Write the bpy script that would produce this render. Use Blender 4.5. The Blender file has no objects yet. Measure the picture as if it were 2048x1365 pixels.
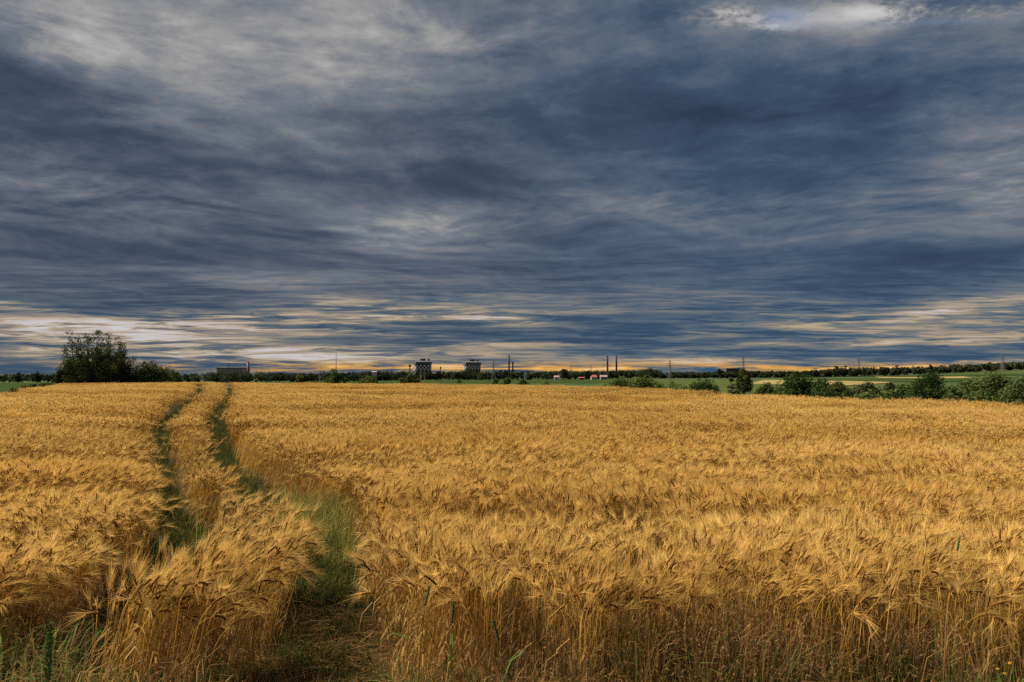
import bpy, math, random
import numpy as np
from mathutils import Vector, Matrix

scene = bpy.context.scene
R = math.radians

# ---------------------------------------------------------------- camera
FPX = 1365.3                      # focal length in photo pixels (24 mm on 36 mm)
PITCH = 2.83                      # degrees, looking slightly up
CAM_Z = 1.95
cam_data = bpy.data.cameras.new("camera")
cam = bpy.data.objects.new("camera", cam_data)
scene.collection.objects.link(cam)
cam.location = (0, 0, CAM_Z)
cam.rotation_euler = (R(90 + PITCH), 0, 0)
cam_data.sensor_width = 36.0
cam_data.lens = 24.0
cam_data.clip_start = 0.05
cam_data.clip_end = 20000
scene.camera = cam

# ---------------------------------------------------------------- view
scene.view_settings.view_transform = 'Standard'
scene.view_settings.look = 'None'
EXPO = 1.6
scene.view_settings.exposure = EXPO
scene.view_settings.gamma = 1.0
scene.view_settings.use_curve_mapping = False
cy = scene.cycles
cy.max_bounces = 5
cy.diffuse_bounces = 3
cy.transmission_bounces = 3
cy.transparent_max_bounces = 4
cy.glossy_bounces = 1
cy.use_denoising = False
cy.caustics_reflective = False
cy.caustics_refractive = False

# ---------------------------------------------------------------- sun
SUN_ELEV, SUN_AZ = 46.0, -80.0    # azimuth from the view direction, negative = left
sun_data = bpy.data.lights.new("sun", 'SUN')
sun_data.energy = 3.35
sun_data.angle = R(20)
sun_data.color = (1.0, 0.86, 0.66)
sun = bpy.data.objects.new("sun", sun_data)
scene.collection.objects.link(sun)
sd = Vector((math.sin(R(SUN_AZ)) * math.cos(R(SUN_ELEV)), math.cos(R(SUN_AZ)) * math.cos(R(SUN_ELEV)), math.sin(R(SUN_ELEV))))
sun.rotation_euler = sd.to_track_quat('Z', 'Y').to_euler()
sun.location = (0, 0, 60)

# ---------------------------------------------------------------- sky: Nishita behind a layer of cloud
world = bpy.data.worlds.new("World")
scene.world = world
world.use_nodes = True
world.cycles.sampling_method = 'NONE'
wt = world.node_tree
wt.nodes.clear()

def sock(tree, inp, v):
    if isinstance(v, bpy.types.NodeSocket):
        tree.links.new(v, inp)
    else:
        inp.default_value = v

def M(op, a, b=None, c=None, tree=None, clamp=False):
    t = tree or wt
    n = t.nodes.new('ShaderNodeMath'); n.operation = op; n.use_clamp = clamp
    for i, v in enumerate((a, b, c)):
        if v is not None:
            sock(t, n.inputs[i], v)
    return n.outputs[0]

def XYZ(x, y, z, tree=None):
    t = tree or wt
    n = t.nodes.new('ShaderNodeCombineXYZ')
    for i, v in enumerate((x, y, z)):
        sock(t, n.inputs[i], v)
    return n.outputs[0]

def NOISE(vec, scale, detail=5, rough=0.55, dist=0.0, lac=2.0, tree=None):
    t = tree or wt
    n = t.nodes.new('ShaderNodeTexNoise'); n.noise_dimensions = '3D'
    t.links.new(vec, n.inputs['Vector'])
    n.inputs['Scale'].default_value = scale
    n.inputs['Detail'].default_value = detail
    n.inputs['Roughness'].default_value = rough
    n.inputs['Lacunarity'].default_value = lac
    n.inputs['Distortion'].default_value = dist
    return n

def STEP(v, a, b, lo=0.0, hi=1.0, tree=None):
    t = tree or wt
    n = t.nodes.new('ShaderNodeMapRange'); n.interpolation_type = 'SMOOTHSTEP'
    sock(t, n.inputs['Value'], v)
    n.inputs['From Min'].default_value = a; n.inputs['From Max'].default_value = b
    n.inputs['To Min'].default_value = lo; n.inputs['To Max'].default_value = hi
    return n.outputs[0]

def RAMP(v, stops, tree=None):
    t = tree or wt
    n = t.nodes.new('ShaderNodeValToRGB')
    cr = n.color_ramp
    while len(cr.elements) < len(stops):
        cr.elements.new(0.5)
    for e, (p, c) in zip(cr.elements, stops):
        e.position = p; e.color = (*c, 1)
    sock(t, n.inputs[0], v)
    return n.outputs[0]

def MIXC(f, a, b, mode='MIX', tree=None):
    t = tree or wt
    n = t.nodes.new('ShaderNodeMix'); n.data_type = 'RGBA'; n.blend_type = mode
    sock(t, n.inputs[0], f); sock(t, n.inputs[6], a); sock(t, n.inputs[7], b)
    return n.outputs[2]

def srgb(*c):
    return tuple(((v / 255 + 0.055) / 1.055) ** 2.4 if v > 10 else v / 255 / 12.92 for v in c)

SKY_K = 2.0 ** -EXPO              # the cloud colours below are as the photograph shows them at this exposure
def build_sky():
    tc = wt.nodes.new('ShaderNodeTexCoord')
    sep = wt.nodes.new('ShaderNodeSeparateXYZ')
    wt.links.new(tc.outputs['Generated'], sep.inputs[0])
    x, y, z = sep.outputs
    zc = M('MAXIMUM', z, 0.0)
    # cloud deck seen in perspective: the same streaks get thinner towards the horizon
    den = M('ADD', zc, 0.085)
    u, v = M('DIVIDE', x, den), M('DIVIDE', y, den)
    # compass tangent and height tangent, for where the clouds stand in the sky
    yp = M('MAXIMUM', y, 0.05)
    a, e = M('DIVIDE', x, yp), M('DIVIDE', zc, yp)

    P = XYZ(u, v, 0.0)
    # slow warp that bends every streak
    w1 = NOISE(P, 0.7, 2, 0.5)
    w1s = wt.nodes.new('ShaderNodeSeparateColor'); wt.links.new(w1.outputs['Color'], w1s.inputs[0])
    wx, wy = M('SUBTRACT', w1s.outputs[0], 0.5), M('SUBTRACT', w1s.outputs[1], 0.5)
    uw, vw = M('ADD', u, M('MULTIPLY', wx, 1.0)), M('ADD', v, M('MULTIPLY', wy, 1.0))

    # streaks sag towards the middle: they run down to the right on the left, up to the right on the right
    s1 = uw
    s2 = M('ADD', vw, M('MULTIPLY', M('MULTIPLY', M('ABSOLUTE', M('SUBTRACT', uw, 0.15)), M('MINIMUM', M('ABSOLUTE', M('SUBTRACT', uw, 0.15)), 1.6)), 0.10))
    big = NOISE(XYZ(M('MULTIPLY', s1, 0.75), s2, 3.7), 0.85, 3, 0.5, 0.1).outputs[0]
    mid = NOISE(XYZ(M('MULTIPLY', s1, 0.85), s2, 9.1), 2.0, 8, 0.56, 0.25).outputs[0]
    fine = NOISE(XYZ(M('MULTIPLY', s1, 1.0), s2, 1.3), 8.0, 7, 0.62, 0.2).outputs[0]
    mid_l = NOISE(XYZ(M('ADD', M('MULTIPLY', s1, 0.85), 0.03), M('ADD', s2, -0.09), 9.1), 2.0, 8, 0.56, 0.25).outputs[0]
    relief = M('SUBTRACT', mid, mid_l)

    # horizontal bars low in the sky
    bars = NOISE(XYZ(M('MULTIPLY', a, 2.2), M('MULTIPLY', M('ADD', e, M('MULTIPLY', wx, 0.02)), 46.0), 0.5), 1.0, 9, 0.66, 0.6).outputs[0]
    bars2 = NOISE(XYZ(M('MULTIPLY', a, 9.0), M('MULTIPLY', e, 150.0), 4.5), 1.0, 6, 0.62, 0.9).outputs[0]

    # where the deck is thin (bright) and thick (dark): soft patches, edges broken by the warp noise
    aw = M('ADD', a, M('MULTIPLY', M('SUBTRACT', mid, 0.5), 0.16))
    ew = M('ADD', e, M('MULTIPLY', M('SUBTRACT', big, 0.5), 0.10))

    def patch(px, py, sx, sy, amp, slope=0.0, far=1.0):
        a0, e0 = (px - 1024) / 1365.3, (750 - py) / 1365.3
        da = M('SUBTRACT', aw, a0)
        de = M('SUBTRACT', M('SUBTRACT', ew if far == 1.0 else e, e0), M('MULTIPLY', da, slope))
        q = M('ADD', M('POWER', M('MULTIPLY', da, 1365.3 / sx), 2.0), M('POWER', M('MULTIPLY', de, 1365.3 / sy), 2.0))
        return M('MULTIPLY', M('EXPONENT', M('MULTIPLY', q, -1.0)), amp)

    def total(lst):
        s = lst[0]
        for p in lst[1:]:
            s = M('ADD', s, p)
        return s

    high = total([
        patch(*p) for p in (
            (110, 40, 320, 90, 0.30, -0.3), (520, 70, 360, 130, 0.20, -0.3), (780, 20, 260, 80, 0.20, -0.1),
            (600, 260, 260, 70, 0.07, -0.35), (860, 455, 150, 42, 0.22, -0.2), (640, 420, 200, 26, 0.11, -0.4),
            (1230, 415, 190, 55, 0.14, 0.0), (2010, 320, 170, 130, 0.16, 0.1), (1560, 430, 260, 60, 0.05, 0.1),
            (1700, 70, 420, 40, 0.09, 0.05),
            (250, 400, 320, 46, 0.07, -0.1), (560, 560, 240, 26, 0.12, 0.0),
            (1330, 200, 480, 150, -0.15, 0.0), (1680, 300, 380, 110, -0.12, 0.05), (930, 60, 160, 90, -0.02, 0.0),
            (120, 230, 420, 80, -0.14, -0.35), (640, 200, 300, 60, -0.05, -0.3), (300, 500, 600, 45, -0.10, 0.0), (900, 370, 220, 36, -0.12, 0.0),
            (1100, 520, 420, 34, -0.06, 0.0), (1840, 545, 420, 32, -0.14, 0.12), (300, 580, 420, 22, -0.10, 0.0))])
    low = total([
        patch(*p, 0.0) for p in (
            (265, 655, 250, 34, 0.38, 0.03), (40, 665, 170, 34, 0.24, 0.0), (20, 612, 120, 10, 0.26, -0.1), (500, 712, 420, 24, 0.32, 0.0), (400, 632, 130, 9, 0.30, 0.0),
            (735, 622, 170, 18, 0.42, -0.03), (1016, 637, 64, 11, 0.62, 0.0), (620, 655, 200, 10, 0.16, 0.0), (960, 738, 420, 7, 0.46, 0.0),
            (1930, 612, 300, 30, 0.26, 0.12), (1790, 685, 330, 12, 0.18, 0.04), (1560, 738, 300, 5, 0.42, 0.0), (1900, 728, 280, 5, 0.40, 0.045),
            (1080, 690, 260, 9, 0.20, 0.0), (1390, 722, 120, 5, 0.30, 0.0), (1180, 690, 300, 14, -0.08, 0.0),
            (30, 735, 150, 12, -0.35, 0.0), (1400, 700, 260, 16, -0.20, 0.0), (150, 627, 260, 12, -0.22, 0.0), (900, 690, 260, 22, -0.06, 0.0))])
    lowmask = STEP(e, 0.20, 0.07)

    wisp = NOISE(XYZ(M('MULTIPLY', u, 1.0), M('MULTIPLY', v, 1.1), 6.6), 5.5, 9, 0.72, 0.2).outputs[0]
    torn = M('MULTIPLY', total([patch(1475, 10, 90, 26, 0.50), patch(1575, 32, 60, 12, 0.30), patch(1850, 2, 260, 30, 0.46, 0.05)]), STEP(M('ADD', M('MULTIPLY', wisp, 0.6), M('MULTIPLY', mid, 0.4)), 0.42, 0.56))
    # smooth where the deck is thick, textured where it is thin
    tex = M('MULTIPLY', STEP(high, -0.14, 0.08, 0.45, 1.0), STEP(e, 0.10, 0.30, 0.55, 1.0))
    # thin bright filaments and dark creases where the deck ripples
    rip = NOISE(XYZ(M('MULTIPLY', s1, 0.85), s2, 21.3), 4.2, 6, 0.60, 0.35).outputs[0]
    crease = M('SUBTRACT', 0.10, M('ABSOLUTE', M('SUBTRACT', rip, 0.5)))
    rippled = STEP(NOISE(XYZ(u, v, 31.0), 0.8, 2, 0.5).outputs[0], 0.42, 0.60, 0.0, 1.0)
    t_high = total([
        M('MULTIPLY', M('SUBTRACT', big, 0.5), 0.46), M('MULTIPLY', M('SUBTRACT', mid, 0.5), 0.26),
        M('MULTIPLY', M('MULTIPLY', M('MULTIPLY', M('SUBTRACT', fine, 0.5), 0.50), M('MULTIPLY_ADD', rippled, 0.6, 0.35)), tex), M('MULTIPLY', relief, 0.55),
        M('MULTIPLY', M('MULTIPLY', M('MULTIPLY', crease, 0.55), rippled), tex), torn,
        M('MULTIPLY', M('SUBTRACT', wisp, 0.5), STEP(e, 0.10, 0.40, 0.12, 0.50))])
    barx = M('MULTIPLY', M('SUBTRACT', STEP(bars, 0.44, 0.58), 0.5), 0.24)
    barx2 = M('MULTIPLY', M('SUBTRACT', STEP(bars2, 0.42, 0.56), 0.5), 0.17)
    t_low = total([
        barx, barx2, M('MULTIPLY', M('SUBTRACT', bars, 0.5), 0.55), M('MULTIPLY', M('SUBTRACT', bars2, 0.5), 0.55),
        M('MULTIPLY', M('SUBTRACT', big, 0.5), 0.15), M('MULTIPLY', M('SUBTRACT', mid, 0.5), 0.30), M('MULTIPLY', M('SUBTRACT', fine, 0.5), 0.25)])
    # the deck is more broken where it glows
    tl = M('MULTIPLY', t_low, M('ADD', 0.62, M('MULTIPLY', M('MAXIMUM', low, 0.0), 1.6)))
    tmix = wt.nodes.new('ShaderNodeMix'); tmix.data_type = 'FLOAT'
    sock(wt, tmix.inputs[0], lowmask); sock(wt, tmix.inputs[2], t_high); sock(wt, tmix.inputs[3], tl)
    t = M('ADD', M('ADD', tmix.outputs[0], 0.362), M('ADD', M('MULTIPLY', high, 1.12), M('MULTIPLY', low, 0.72)))

    grey = RAMP(t, [(0.0, srgb(48, 60, 78)), (0.22, srgb(66, 79, 97)), (0.38, srgb(89, 100, 116)), (0.55, srgb(118, 123, 132)), (0.72, srgb(156, 155, 155)), (0.9, srgb(188, 187, 187)), (1.0, srgb(204, 202, 204))])
    warm = RAMP(t, [(0.0, srgb(44, 62, 84)), (0.22, srgb(62, 80, 100)), (0.38, srgb(92, 102, 114)), (0.52, srgb(132, 128, 122)), (0.66, srgb(178, 160, 134)), (0.80, srgb(194, 186, 182)), (1.0, srgb(206, 204, 210))])
    fire = RAMP(t, [(0.0, srgb(44, 68, 94)), (0.26, srgb(66, 86, 106)), (0.42, srgb(122, 116, 106)), (0.60, srgb(196, 148, 82)), (0.78, srgb(232, 178, 90)), (1.0, srgb(226, 205, 180))])
    cloud = MIXC(STEP(e, 0.16, 0.08), grey, warm)
    cloud = MIXC(STEP(e, 0.024, 0.010, 0.0, 1.0), cloud, fire)
    # bluer towards the right where the deck is thick
    blue = STEP(M('ADD', a, M('MULTIPLY', M('SUBTRACT', big, 0.5), 0.5)), -0.25, 0.3)
    blue = M('MULTIPLY', blue, STEP(t, 0.6, 0.25))
    cloud = MIXC(M('MULTIPLY', blue, 0.7), cloud, MIXC(1.0, cloud, (0.82, 1.04, 1.17, 1), 'MULTIPLY'))

    nish = wt.nodes.new('ShaderNodeTexSky'); nish.sky_type = 'NISHITA'; nish.sun_disc = False
    nish.sun_elevation = R(SUN_ELEV); nish.sun_rotation = R(SUN_AZ)
    clear = MIXC(1.0, nish.outputs[0], (0.06, 0.06, 0.06, 1), 'MULTIPLY')
    # small gaps of clear sky at the top right
    gap = M('MULTIPLY', total([patch(1600, 12, 60, 22, 1.0), patch(1880, 28, 160, 10, 0.5)]), STEP(mid, 0.38, 0.62))
    sky = MIXC(M('MULTIPLY', gap, 0.4), MIXC(1.0, cloud, (SKY_K, SKY_K, SKY_K, 1), 'MULTIPLY'), clear)
    bg = wt.nodes.new('ShaderNodeBackground'); wt.links.new(sky, bg.inputs[0]); bg.inputs[1].default_value = 1.0
    out = wt.nodes.new('ShaderNodeOutputWorld'); wt.links.new(bg.outputs[0], out.inputs[0])

build_sky()

# ================================================================ helpers
rng = np.random.default_rng(11)
SP, CP = math.sin(R(PITCH)), math.cos(R(PITCH))

def ray(px, py):
    """direction (Y = 1) of a point of the photograph, used once to lay the place out on the ground"""
    dx, dz = (px - 1024) / FPX, (682.5 - py) / FPX
    y, z = CP - dz * SP, SP + dz * CP
    return dx / y, z / y

def on_plane(px, py, zp):
    a, e = ray(px, py)
    Y = (zp - CAM_Z) / e
    return a * Y, Y

def z_at(py, Y):
    return CAM_Z + ray(1024, py)[1] * Y

def lerp_tab(x, tab):
    return np.interp(x, [t[0] for t in tab], [t[1] for t in tab])

class MB:
    """collects pieces of ONE mesh: vertices, faces, a colour per vertex, a material slot per face"""
    def __init__(self):
        self.v, self.f, self.c, self.m = [], [], [], []
    def add(self, vs, fs, col=(0.5, 0.5, 0.5), mat=0):
        o = len(self.v)
        self.v.extend(vs)
        self.f.extend([tuple(i + o for i in f) for f in fs])
        if len(col) == len(vs) and hasattr(col[0], '__len__'):
            self.c.extend(col)
        else:
            self.c.extend([col] * len(vs))
        self.m.extend([mat] * len(fs))
    def box(self, c, s, col=(0.5, 0.5, 0.5), mat=0, rz=0.0):
        x, y, z = s[0] / 2, s[1] / 2, s[2] / 2
        ca, sa = math.cos(rz), math.sin(rz)
        vs = []
        for dz in (-z, z):
            for dx, dy in ((-x, -y), (x, -y), (x, y), (-x, y)):
                vs.append((c[0] + dx * ca - dy * sa, c[1] + dx * sa + dy * ca, c[2] + dz))
        self.add(vs, [(3, 2, 1, 0), (4, 5, 6, 7), (0, 1, 5, 4), (1, 2, 6, 5), (2, 3, 7, 6), (3, 0, 4, 7)], col, mat)
    def bar(self, p, q, w, col=(0.5, 0.5, 0.5), mat=0, w2=None):
        self.tube([p, q], [w / 2, (w2 or w) / 2], 4, col, mat)
    def tube(self, pts, rad, n=6, col=(0.5, 0.5, 0.5), mat=0, cap=True):
        pts = [Vector(p) for p in pts]
        vs, fs = [], []
        for i, p in enumerate(pts):
            t = (pts[min(i + 1, len(pts) - 1)] - pts[max(i - 1, 0)])
            t = t.normalized() if t.length > 1e-9 else Vector((0, 0, 1))
            s = Vector((0, 1, 0)) if abs(t.y) < 0.9 else Vector((1, 0, 0))
            a = t.cross(s).normalized(); b = t.cross(a)
            for k in range(n):
                th = 2 * math.pi * k / n + math.pi / n
                vs.append(tuple(p + a * (math.cos(th) * rad[i]) + b * (math.sin(th) * rad[i])))
        for i in range(len(pts) - 1):
            for k in range(n):
                fs.append((i * n + k, i * n + (k + 1) % n, (i + 1) * n + (k + 1) % n, (i + 1) * n + k))
        if cap:
            fs.append(tuple(range(n - 1, -1, -1)))
            fs.append(tuple((len(pts) - 1) * n + k for k in range(n)))
        if hasattr(col[0], '__len__'):
            col = [c for c in col for _ in range(n)]
        self.add(vs, fs, col, mat)
    def ribbon(self, pts, w, side, col, mat=0):
        """flat blade along PTS, W half widths (last 0 = pointed), SIDE the width direction"""
        side = Vector(side)
        vs, fs, cs = [], [], []
        many = hasattr(col[0], '__len__')
        for i, p in enumerate(pts):
            p = Vector(p)
            c = col[i] if many else col
            if w[i] <= 0:
                vs.append(tuple(p)); cs.append(c)
            else:
                vs.append(tuple(p - side * w[i])); vs.append(tuple(p + side * w[i])); cs += [c, c]
        k = 0
        for i in range(len(pts) - 1):
            if w[i + 1] <= 0:
                fs.append((k, k + 1, k + 2)); break
            fs.append((k, k + 1, k + 3, k + 2)); k += 2
        self.add(vs, fs, cs, mat)
    def mesh(self, name, mats, smooth=False):
        me = bpy.data.meshes.new(name)
        me.from_pydata(self.v, [], self.f)
        a = me.color_attributes.new('Col', 'FLOAT_COLOR', 'POINT')
        arr = np.ones((len(self.v), 4), np.float32); arr[:, :3] = np.array(self.c, np.float32)
        a.data.foreach_set('color', arr.ravel())
        for m in (mats if isinstance(mats, (list, tuple)) else [mats]):
            me.materials.append(m)
        me.polygons.foreach_set('material_index', np.array(self.m, np.int32))
        if smooth:
            me.polygons.foreach_set('use_smooth', np.ones(len(self.f), bool))
        me.update()
        return me
    def build(self, name, mats, parent=None, loc=None, smooth=False):
        o = bpy.data.objects.new(name, self.mesh(name, mats, smooth))
        scene.collection.objects.link(o)
        if parent is not None:
            o.parent = parent
        if loc is not None:
            o.location = loc
        return o

def tag(o, label=None, cat=None, group=None, kind=None):
    if label: o['label'] = label
    if cat: o['category'] = cat
    if group: o['group'] = group
    if kind: o['kind'] = kind
    return o

def empty(name, loc, label, cat, group=None, rz=0.0):
    o = bpy.data.objects.new(name, None)
    scene.collection.objects.link(o)
    o.empty_display_size = 0.5
    o.location = loc; o.rotation_euler = (0, 0, rz)
    return tag(o, label, cat, group)

def new_mat(name):
    m = bpy.data.materials.new(name); m.use_nodes = True
    m.node_tree.nodes.clear()
    return m, m.node_tree

def link_out(t, sh):
    o = t.nodes.new('ShaderNodeOutputMaterial'); t.links.new(sh, o.inputs[0])

def attr_col(t, name='Col'):
    n = t.nodes.new('ShaderNodeAttribute'); n.attribute_name = name
    return n.outputs['Color']

def leafy(name, transl=0.35, patch=None, jitter=0.18, rough_spec=0.0):
    """thin plant tissue: its own colour from the mesh, scattering and letting light through"""
    m, t = new_mat(name)
    col = attr_col(t)
    oi = t.nodes.new('ShaderNodeObjectInfo')
    k = M('MULTIPLY_ADD', oi.outputs['Random'], 2 * jitter, 1.0 - jitter, tree=t)
    sc = t.nodes.new('ShaderNodeVectorMath'); sc.operation = 'SCALE'
    t.links.new(col, sc.inputs[0]); t.links.new(k, sc.inputs['Scale'])
    c = sc.outputs[0]
    if patch:
        g = t.nodes.new('ShaderNodeNewGeometry')
        mp = t.nodes.new('ShaderNodeMapping'); mp.inputs['Scale'].default_value = patch[0]
        t.links.new(g.outputs['Position'], mp.inputs[0])
        n1 = NOISE(mp.outputs[0], 1.0, 4, 0.6, tree=t).outputs[0]
        c = MIXC(STEP(n1, 0.40, 0.68, tree=t), c, MIXC(1.0, c, (*patch[1], 1), 'MULTIPLY', tree=t), tree=t)
    d = t.nodes.new('ShaderNodeBsdfDiffuse'); t.links.new(c, d.inputs[0])
    tr = t.nodes.new('ShaderNodeBsdfTranslucent'); t.links.new(c, tr.inputs[0])
    mx = t.nodes.new('ShaderNodeMixShader'); mx.inputs[0].default_value = transl
    t.links.new(d.outputs[0], mx.inputs[1]); t.links.new(tr.outputs[0], mx.inputs[2])
    link_out(t, mx.outputs[0])
    return m

def solid(name, col, rough=0.8, noise=None, metal=0.0):
    m, t = new_mat(name)
    b = t.nodes.new('ShaderNodeBsdfPrincipled')
    b.inputs['Roughness'].default_value = rough
    b.inputs['Metallic'].default_value = metal
    if noise:
        g = t.nodes.new('ShaderNodeTexCoord')
        n1 = NOISE(g.outputs['Object'], noise[0], 5, 0.6, tree=t).outputs[0]
        t.links.new(MIXC(STEP(n1, 0.3, 0.7, tree=t), (*col, 1), (*noise[1], 1), tree=t), b.inputs['Base Color'])
    else:
        b.inputs['Base Color'].default_value = (*col, 1)
    link_out(t, b.outputs[0])
    return m

def vnoise(x, y, s, seed=0):
    """smooth value noise, arrays in, 0..1 out"""
    x = np.asarray(x, float) * s + seed * 17.13; y = np.asarray(y, float) * s + seed * 9.71
    xi, yi = np.floor(x), np.floor(y); xf, yf = x - xi, y - yi
    xf = xf * xf * (3 - 2 * xf); yf = yf * yf * (3 - 2 * yf)
    def h(a, b):
        q = np.sin(a * 127.1 + b * 311.7 + seed * 74.7) * 43758.5453
        return q - np.floor(q)
    return (h(xi, yi) * (1 - xf) + h(xi + 1, yi) * xf) * (1 - yf) + (h(xi, yi + 1) * (1 - xf) + h(xi + 1, yi + 1) * xf) * yf

# ================================================================ the lie of the land
TOP = 0.86                        # height of the barley's tips above the ground
EDGE_PX = [(0, 785), (60, 776), (130, 767), (300, 766), (460, 766), (700, 767), (1000, 768.5), (1100, 770), (1200, 773), (1300, 776.5), (1400, 781), (1600, 789), (1800, 797), (2048, 805)]
edge = [on_plane(px, py, TOP) for px, py in EDGE_PX]
FIELD = [(-34.0, 1.0), (-34.0, 25.0)] + edge + [(25.0, 16.0), (28.0, 1.0)]
FP = np.array(FIELD)

def seg_dist(x, y, pts, closed=False):
    x = np.asarray(x, float); y = np.asarray(y, float)
    best = np.full(x.shape, 1e9); par = np.zeros(x.shape)
    n = len(pts)
    for i in range(n if closed else n - 1):
        ax, ay = pts[i]; bx, by = pts[(i + 1) % n]
        dx, dy = bx - ax, by - ay
        t = np.clip(((x - ax) * dx + (y - ay) * dy) / (dx * dx + dy * dy + 1e-12), 0, 1)
        d = np.hypot(x - ax - t * dx, y - ay - t * dy)
        u = d < best
        best = np.where(u, d, best); par = np.where(u, i + t, par)
    return best, par

def inside(x, y, pts):
    x = np.asarray(x, float); y = np.asarray(y, float)
    r = np.zeros(x.shape, bool); n = len(pts)
    for i in range(n):
        ax, ay = pts[i]; bx, by = pts[(i + 1) % n]
        c = ((ay > y) != (by > y)) & (x < (bx - ax) * (y - ay) / (by - ay + 1e-12) + ax)
        r ^= c
    return r

FAR_Z = [(-3000, -9), (0, -8), (130, -8), (400, -9), (700, -7), (850, -5.5), (1000, -5.3), (1300, -3.6), (1600, -2.2), (1800, 0), (2048, 5), (2500, 10), (5000, 14)]

def ground_z(x, y):
    x = np.asarray(x, float); y = np.asarray(y, float)
    d, _ = seg_dist(x, y, FIELD, True)
    s = np.where(inside(x, y, FIELD) | (y < 1.0), 0.0, d)
    r = np.hypot(x, y)
    px = 1024 + FPX * x / np.maximum(y, 0.15 * r + 0.01)
    valley = -6.0 + 1.2 * np.clip((px - 300) / 1500, -0.5, 1)
    zt = lerp_tab(px, FAR_Z)
    k = np.clip((r - 260) / 640, 0, 1.6)
    base = valley + (zt - valley) * k
    w = 1 - np.exp(-(s / 45.0) ** 1.3)
    return base * w + 0.6 * w * (vnoise(x, y, 0.012, 3) - 0.5)

def ground_hit(px, py, near=60.0, far=1500.0):
    a, e = ray(px, py)
    Y = np.concatenate([np.arange(near, 400, 2.0), np.arange(400, far, 6.0)])
    z = CAM_Z + e * Y
    g = ground_z(a * Y, Y)
    k = np.argmax(z <= g)
    Y0 = Y[k] if (z <= g).any() else far
    return a * Y0, Y0, float(ground_z(np.array([a * Y0]), np.array([Y0]))[0])

def gz(x, y):
    return float(ground_z(np.array([x]), np.array([y]))[0])

# ---------------------------------------------------------------- ground sheet
def ground_material():
    m, t = new_mat('soil_and_grass')
    g = t.nodes.new('ShaderNodeNewGeometry')
    pos = g.outputs['Position']
    n1 = NOISE(pos, 9.0, 8, 0.65, tree=t).outputs[0]
    n2 = NOISE(pos, 0.03, 5, 0.6, tree=t).outputs[0]
    n3 = NOISE(pos, 1.3, 4, 0.6, tree=t).outputs[0]
    soil = RAMP(n1, [(0.25, (0.022, 0.016, 0.009)), (0.5, (0.050, 0.036, 0.018)), (0.75, (0.11, 0.075, 0.032))], tree=t)
    soil = MIXC(STEP(n3, 0.5, 0.7, 0, 0.5, tree=t), soil, (0.05, 0.06, 0.02, 1), tree=t)
    far = RAMP(n2, [(0.3, (0.030, 0.050, 0.016)), (0.5, (0.045, 0.068, 0.022)), (0.7, (0.070, 0.080, 0.032))], tree=t)
    sep = t.nodes.new('ShaderNodeSeparateColor'); t.links.new(attr_col(t), sep.inputs[0])
    c = MIXC(sep.outputs[0], soil, far, tree=t)
    b = t.nodes.new('ShaderNodeBsdfPrincipled'); b.inputs['Roughness'].default_value = 0.95
    b.inputs['Specular IOR Level'].default_value = 0.1
    t.links.new(c, b.inputs['Base Color'])
    bp = t.nodes.new('ShaderNodeBump'); bp.inputs['Strength'].default_value = 0.7; bp.inputs['Distance'].default_value = 0.03
    t.links.new(n1, bp.inputs['Height']); t.links.new(bp.outputs[0], b.inputs['Normal'])
    link_out(t, b.outputs[0])
    return m

def build_ground():
    nr, na = 190, 360
    rr = np.concatenate([[0.0], np.geomspace(0.6, 9000, nr - 1)])
    th = np.linspace(0, 2 * np.pi, na, endpoint=False)
    Rr, Th = np.meshgrid(rr, th, indexing='ij')
    X, Y = Rr * np.sin(Th), Rr * np.cos(Th)
    Z = ground_z(X.ravel(), Y.ravel())
    ins = inside(X.ravel(), Y.ravel(), FIELD) | (Rr.ravel() < 34)
    near = np.where(ins, 0.0, 1.0)
    vs = np.column_stack([X.ravel(), Y.ravel(), Z])
    fs = []
    for i in range(nr - 1):
        for k in range(na):
            k2 = (k + 1) % na
            if i == 0:
                fs.append((0, (i + 1) * na + k2, (i + 1) * na + k))
            else:
                fs.append((i * na + k, i * na + k2, (i + 1) * na + k2, (i + 1) * na + k))
    b = MB(); b.add([tuple(v) for v in vs], fs, [(c, c, c) for c in near])
    o = b.build('ground', ground_material(), smooth=True)
    tag(o, 'open ground of soil and meadow reaching to the horizon', 'ground', kind='structure')
build_ground()

def sheet_material(name, c1, c2, scale):
    m, t = new_mat(name)
    g = t.nodes.new('ShaderNodeNewGeometry')
    mp = t.nodes.new('ShaderNodeMapping'); mp.inputs['Scale'].default_value = (1, 0.25, 1)
    t.links.new(g.outputs['Position'], mp.inputs[0])
    n1 = NOISE(mp.outputs[0], scale, 6, 0.65, tree=t).outputs[0]
    d = t.nodes.new('ShaderNodeBsdfDiffuse')
    t.links.new(MIXC(STEP(n1, 0.3, 0.7, tree=t), (*c1, 1), (*c2, 1), tree=t), d.inputs[0])
    link_out(t, d.outputs[0])
    return m

MAT_GREEN = sheet_material('young_crop', (0.026, 0.045, 0.015), (0.037, 0.060, 0.021), 0.05)
MAT_GREEN2 = sheet_material('meadow', (0.045, 0.068, 0.020), (0.070, 0.082, 0.030), 0.06)
MAT_STUBBLE = sheet_material('stubble', (0.19, 0.16, 0.070), (0.25, 0.20, 0.09), 0.05)

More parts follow.
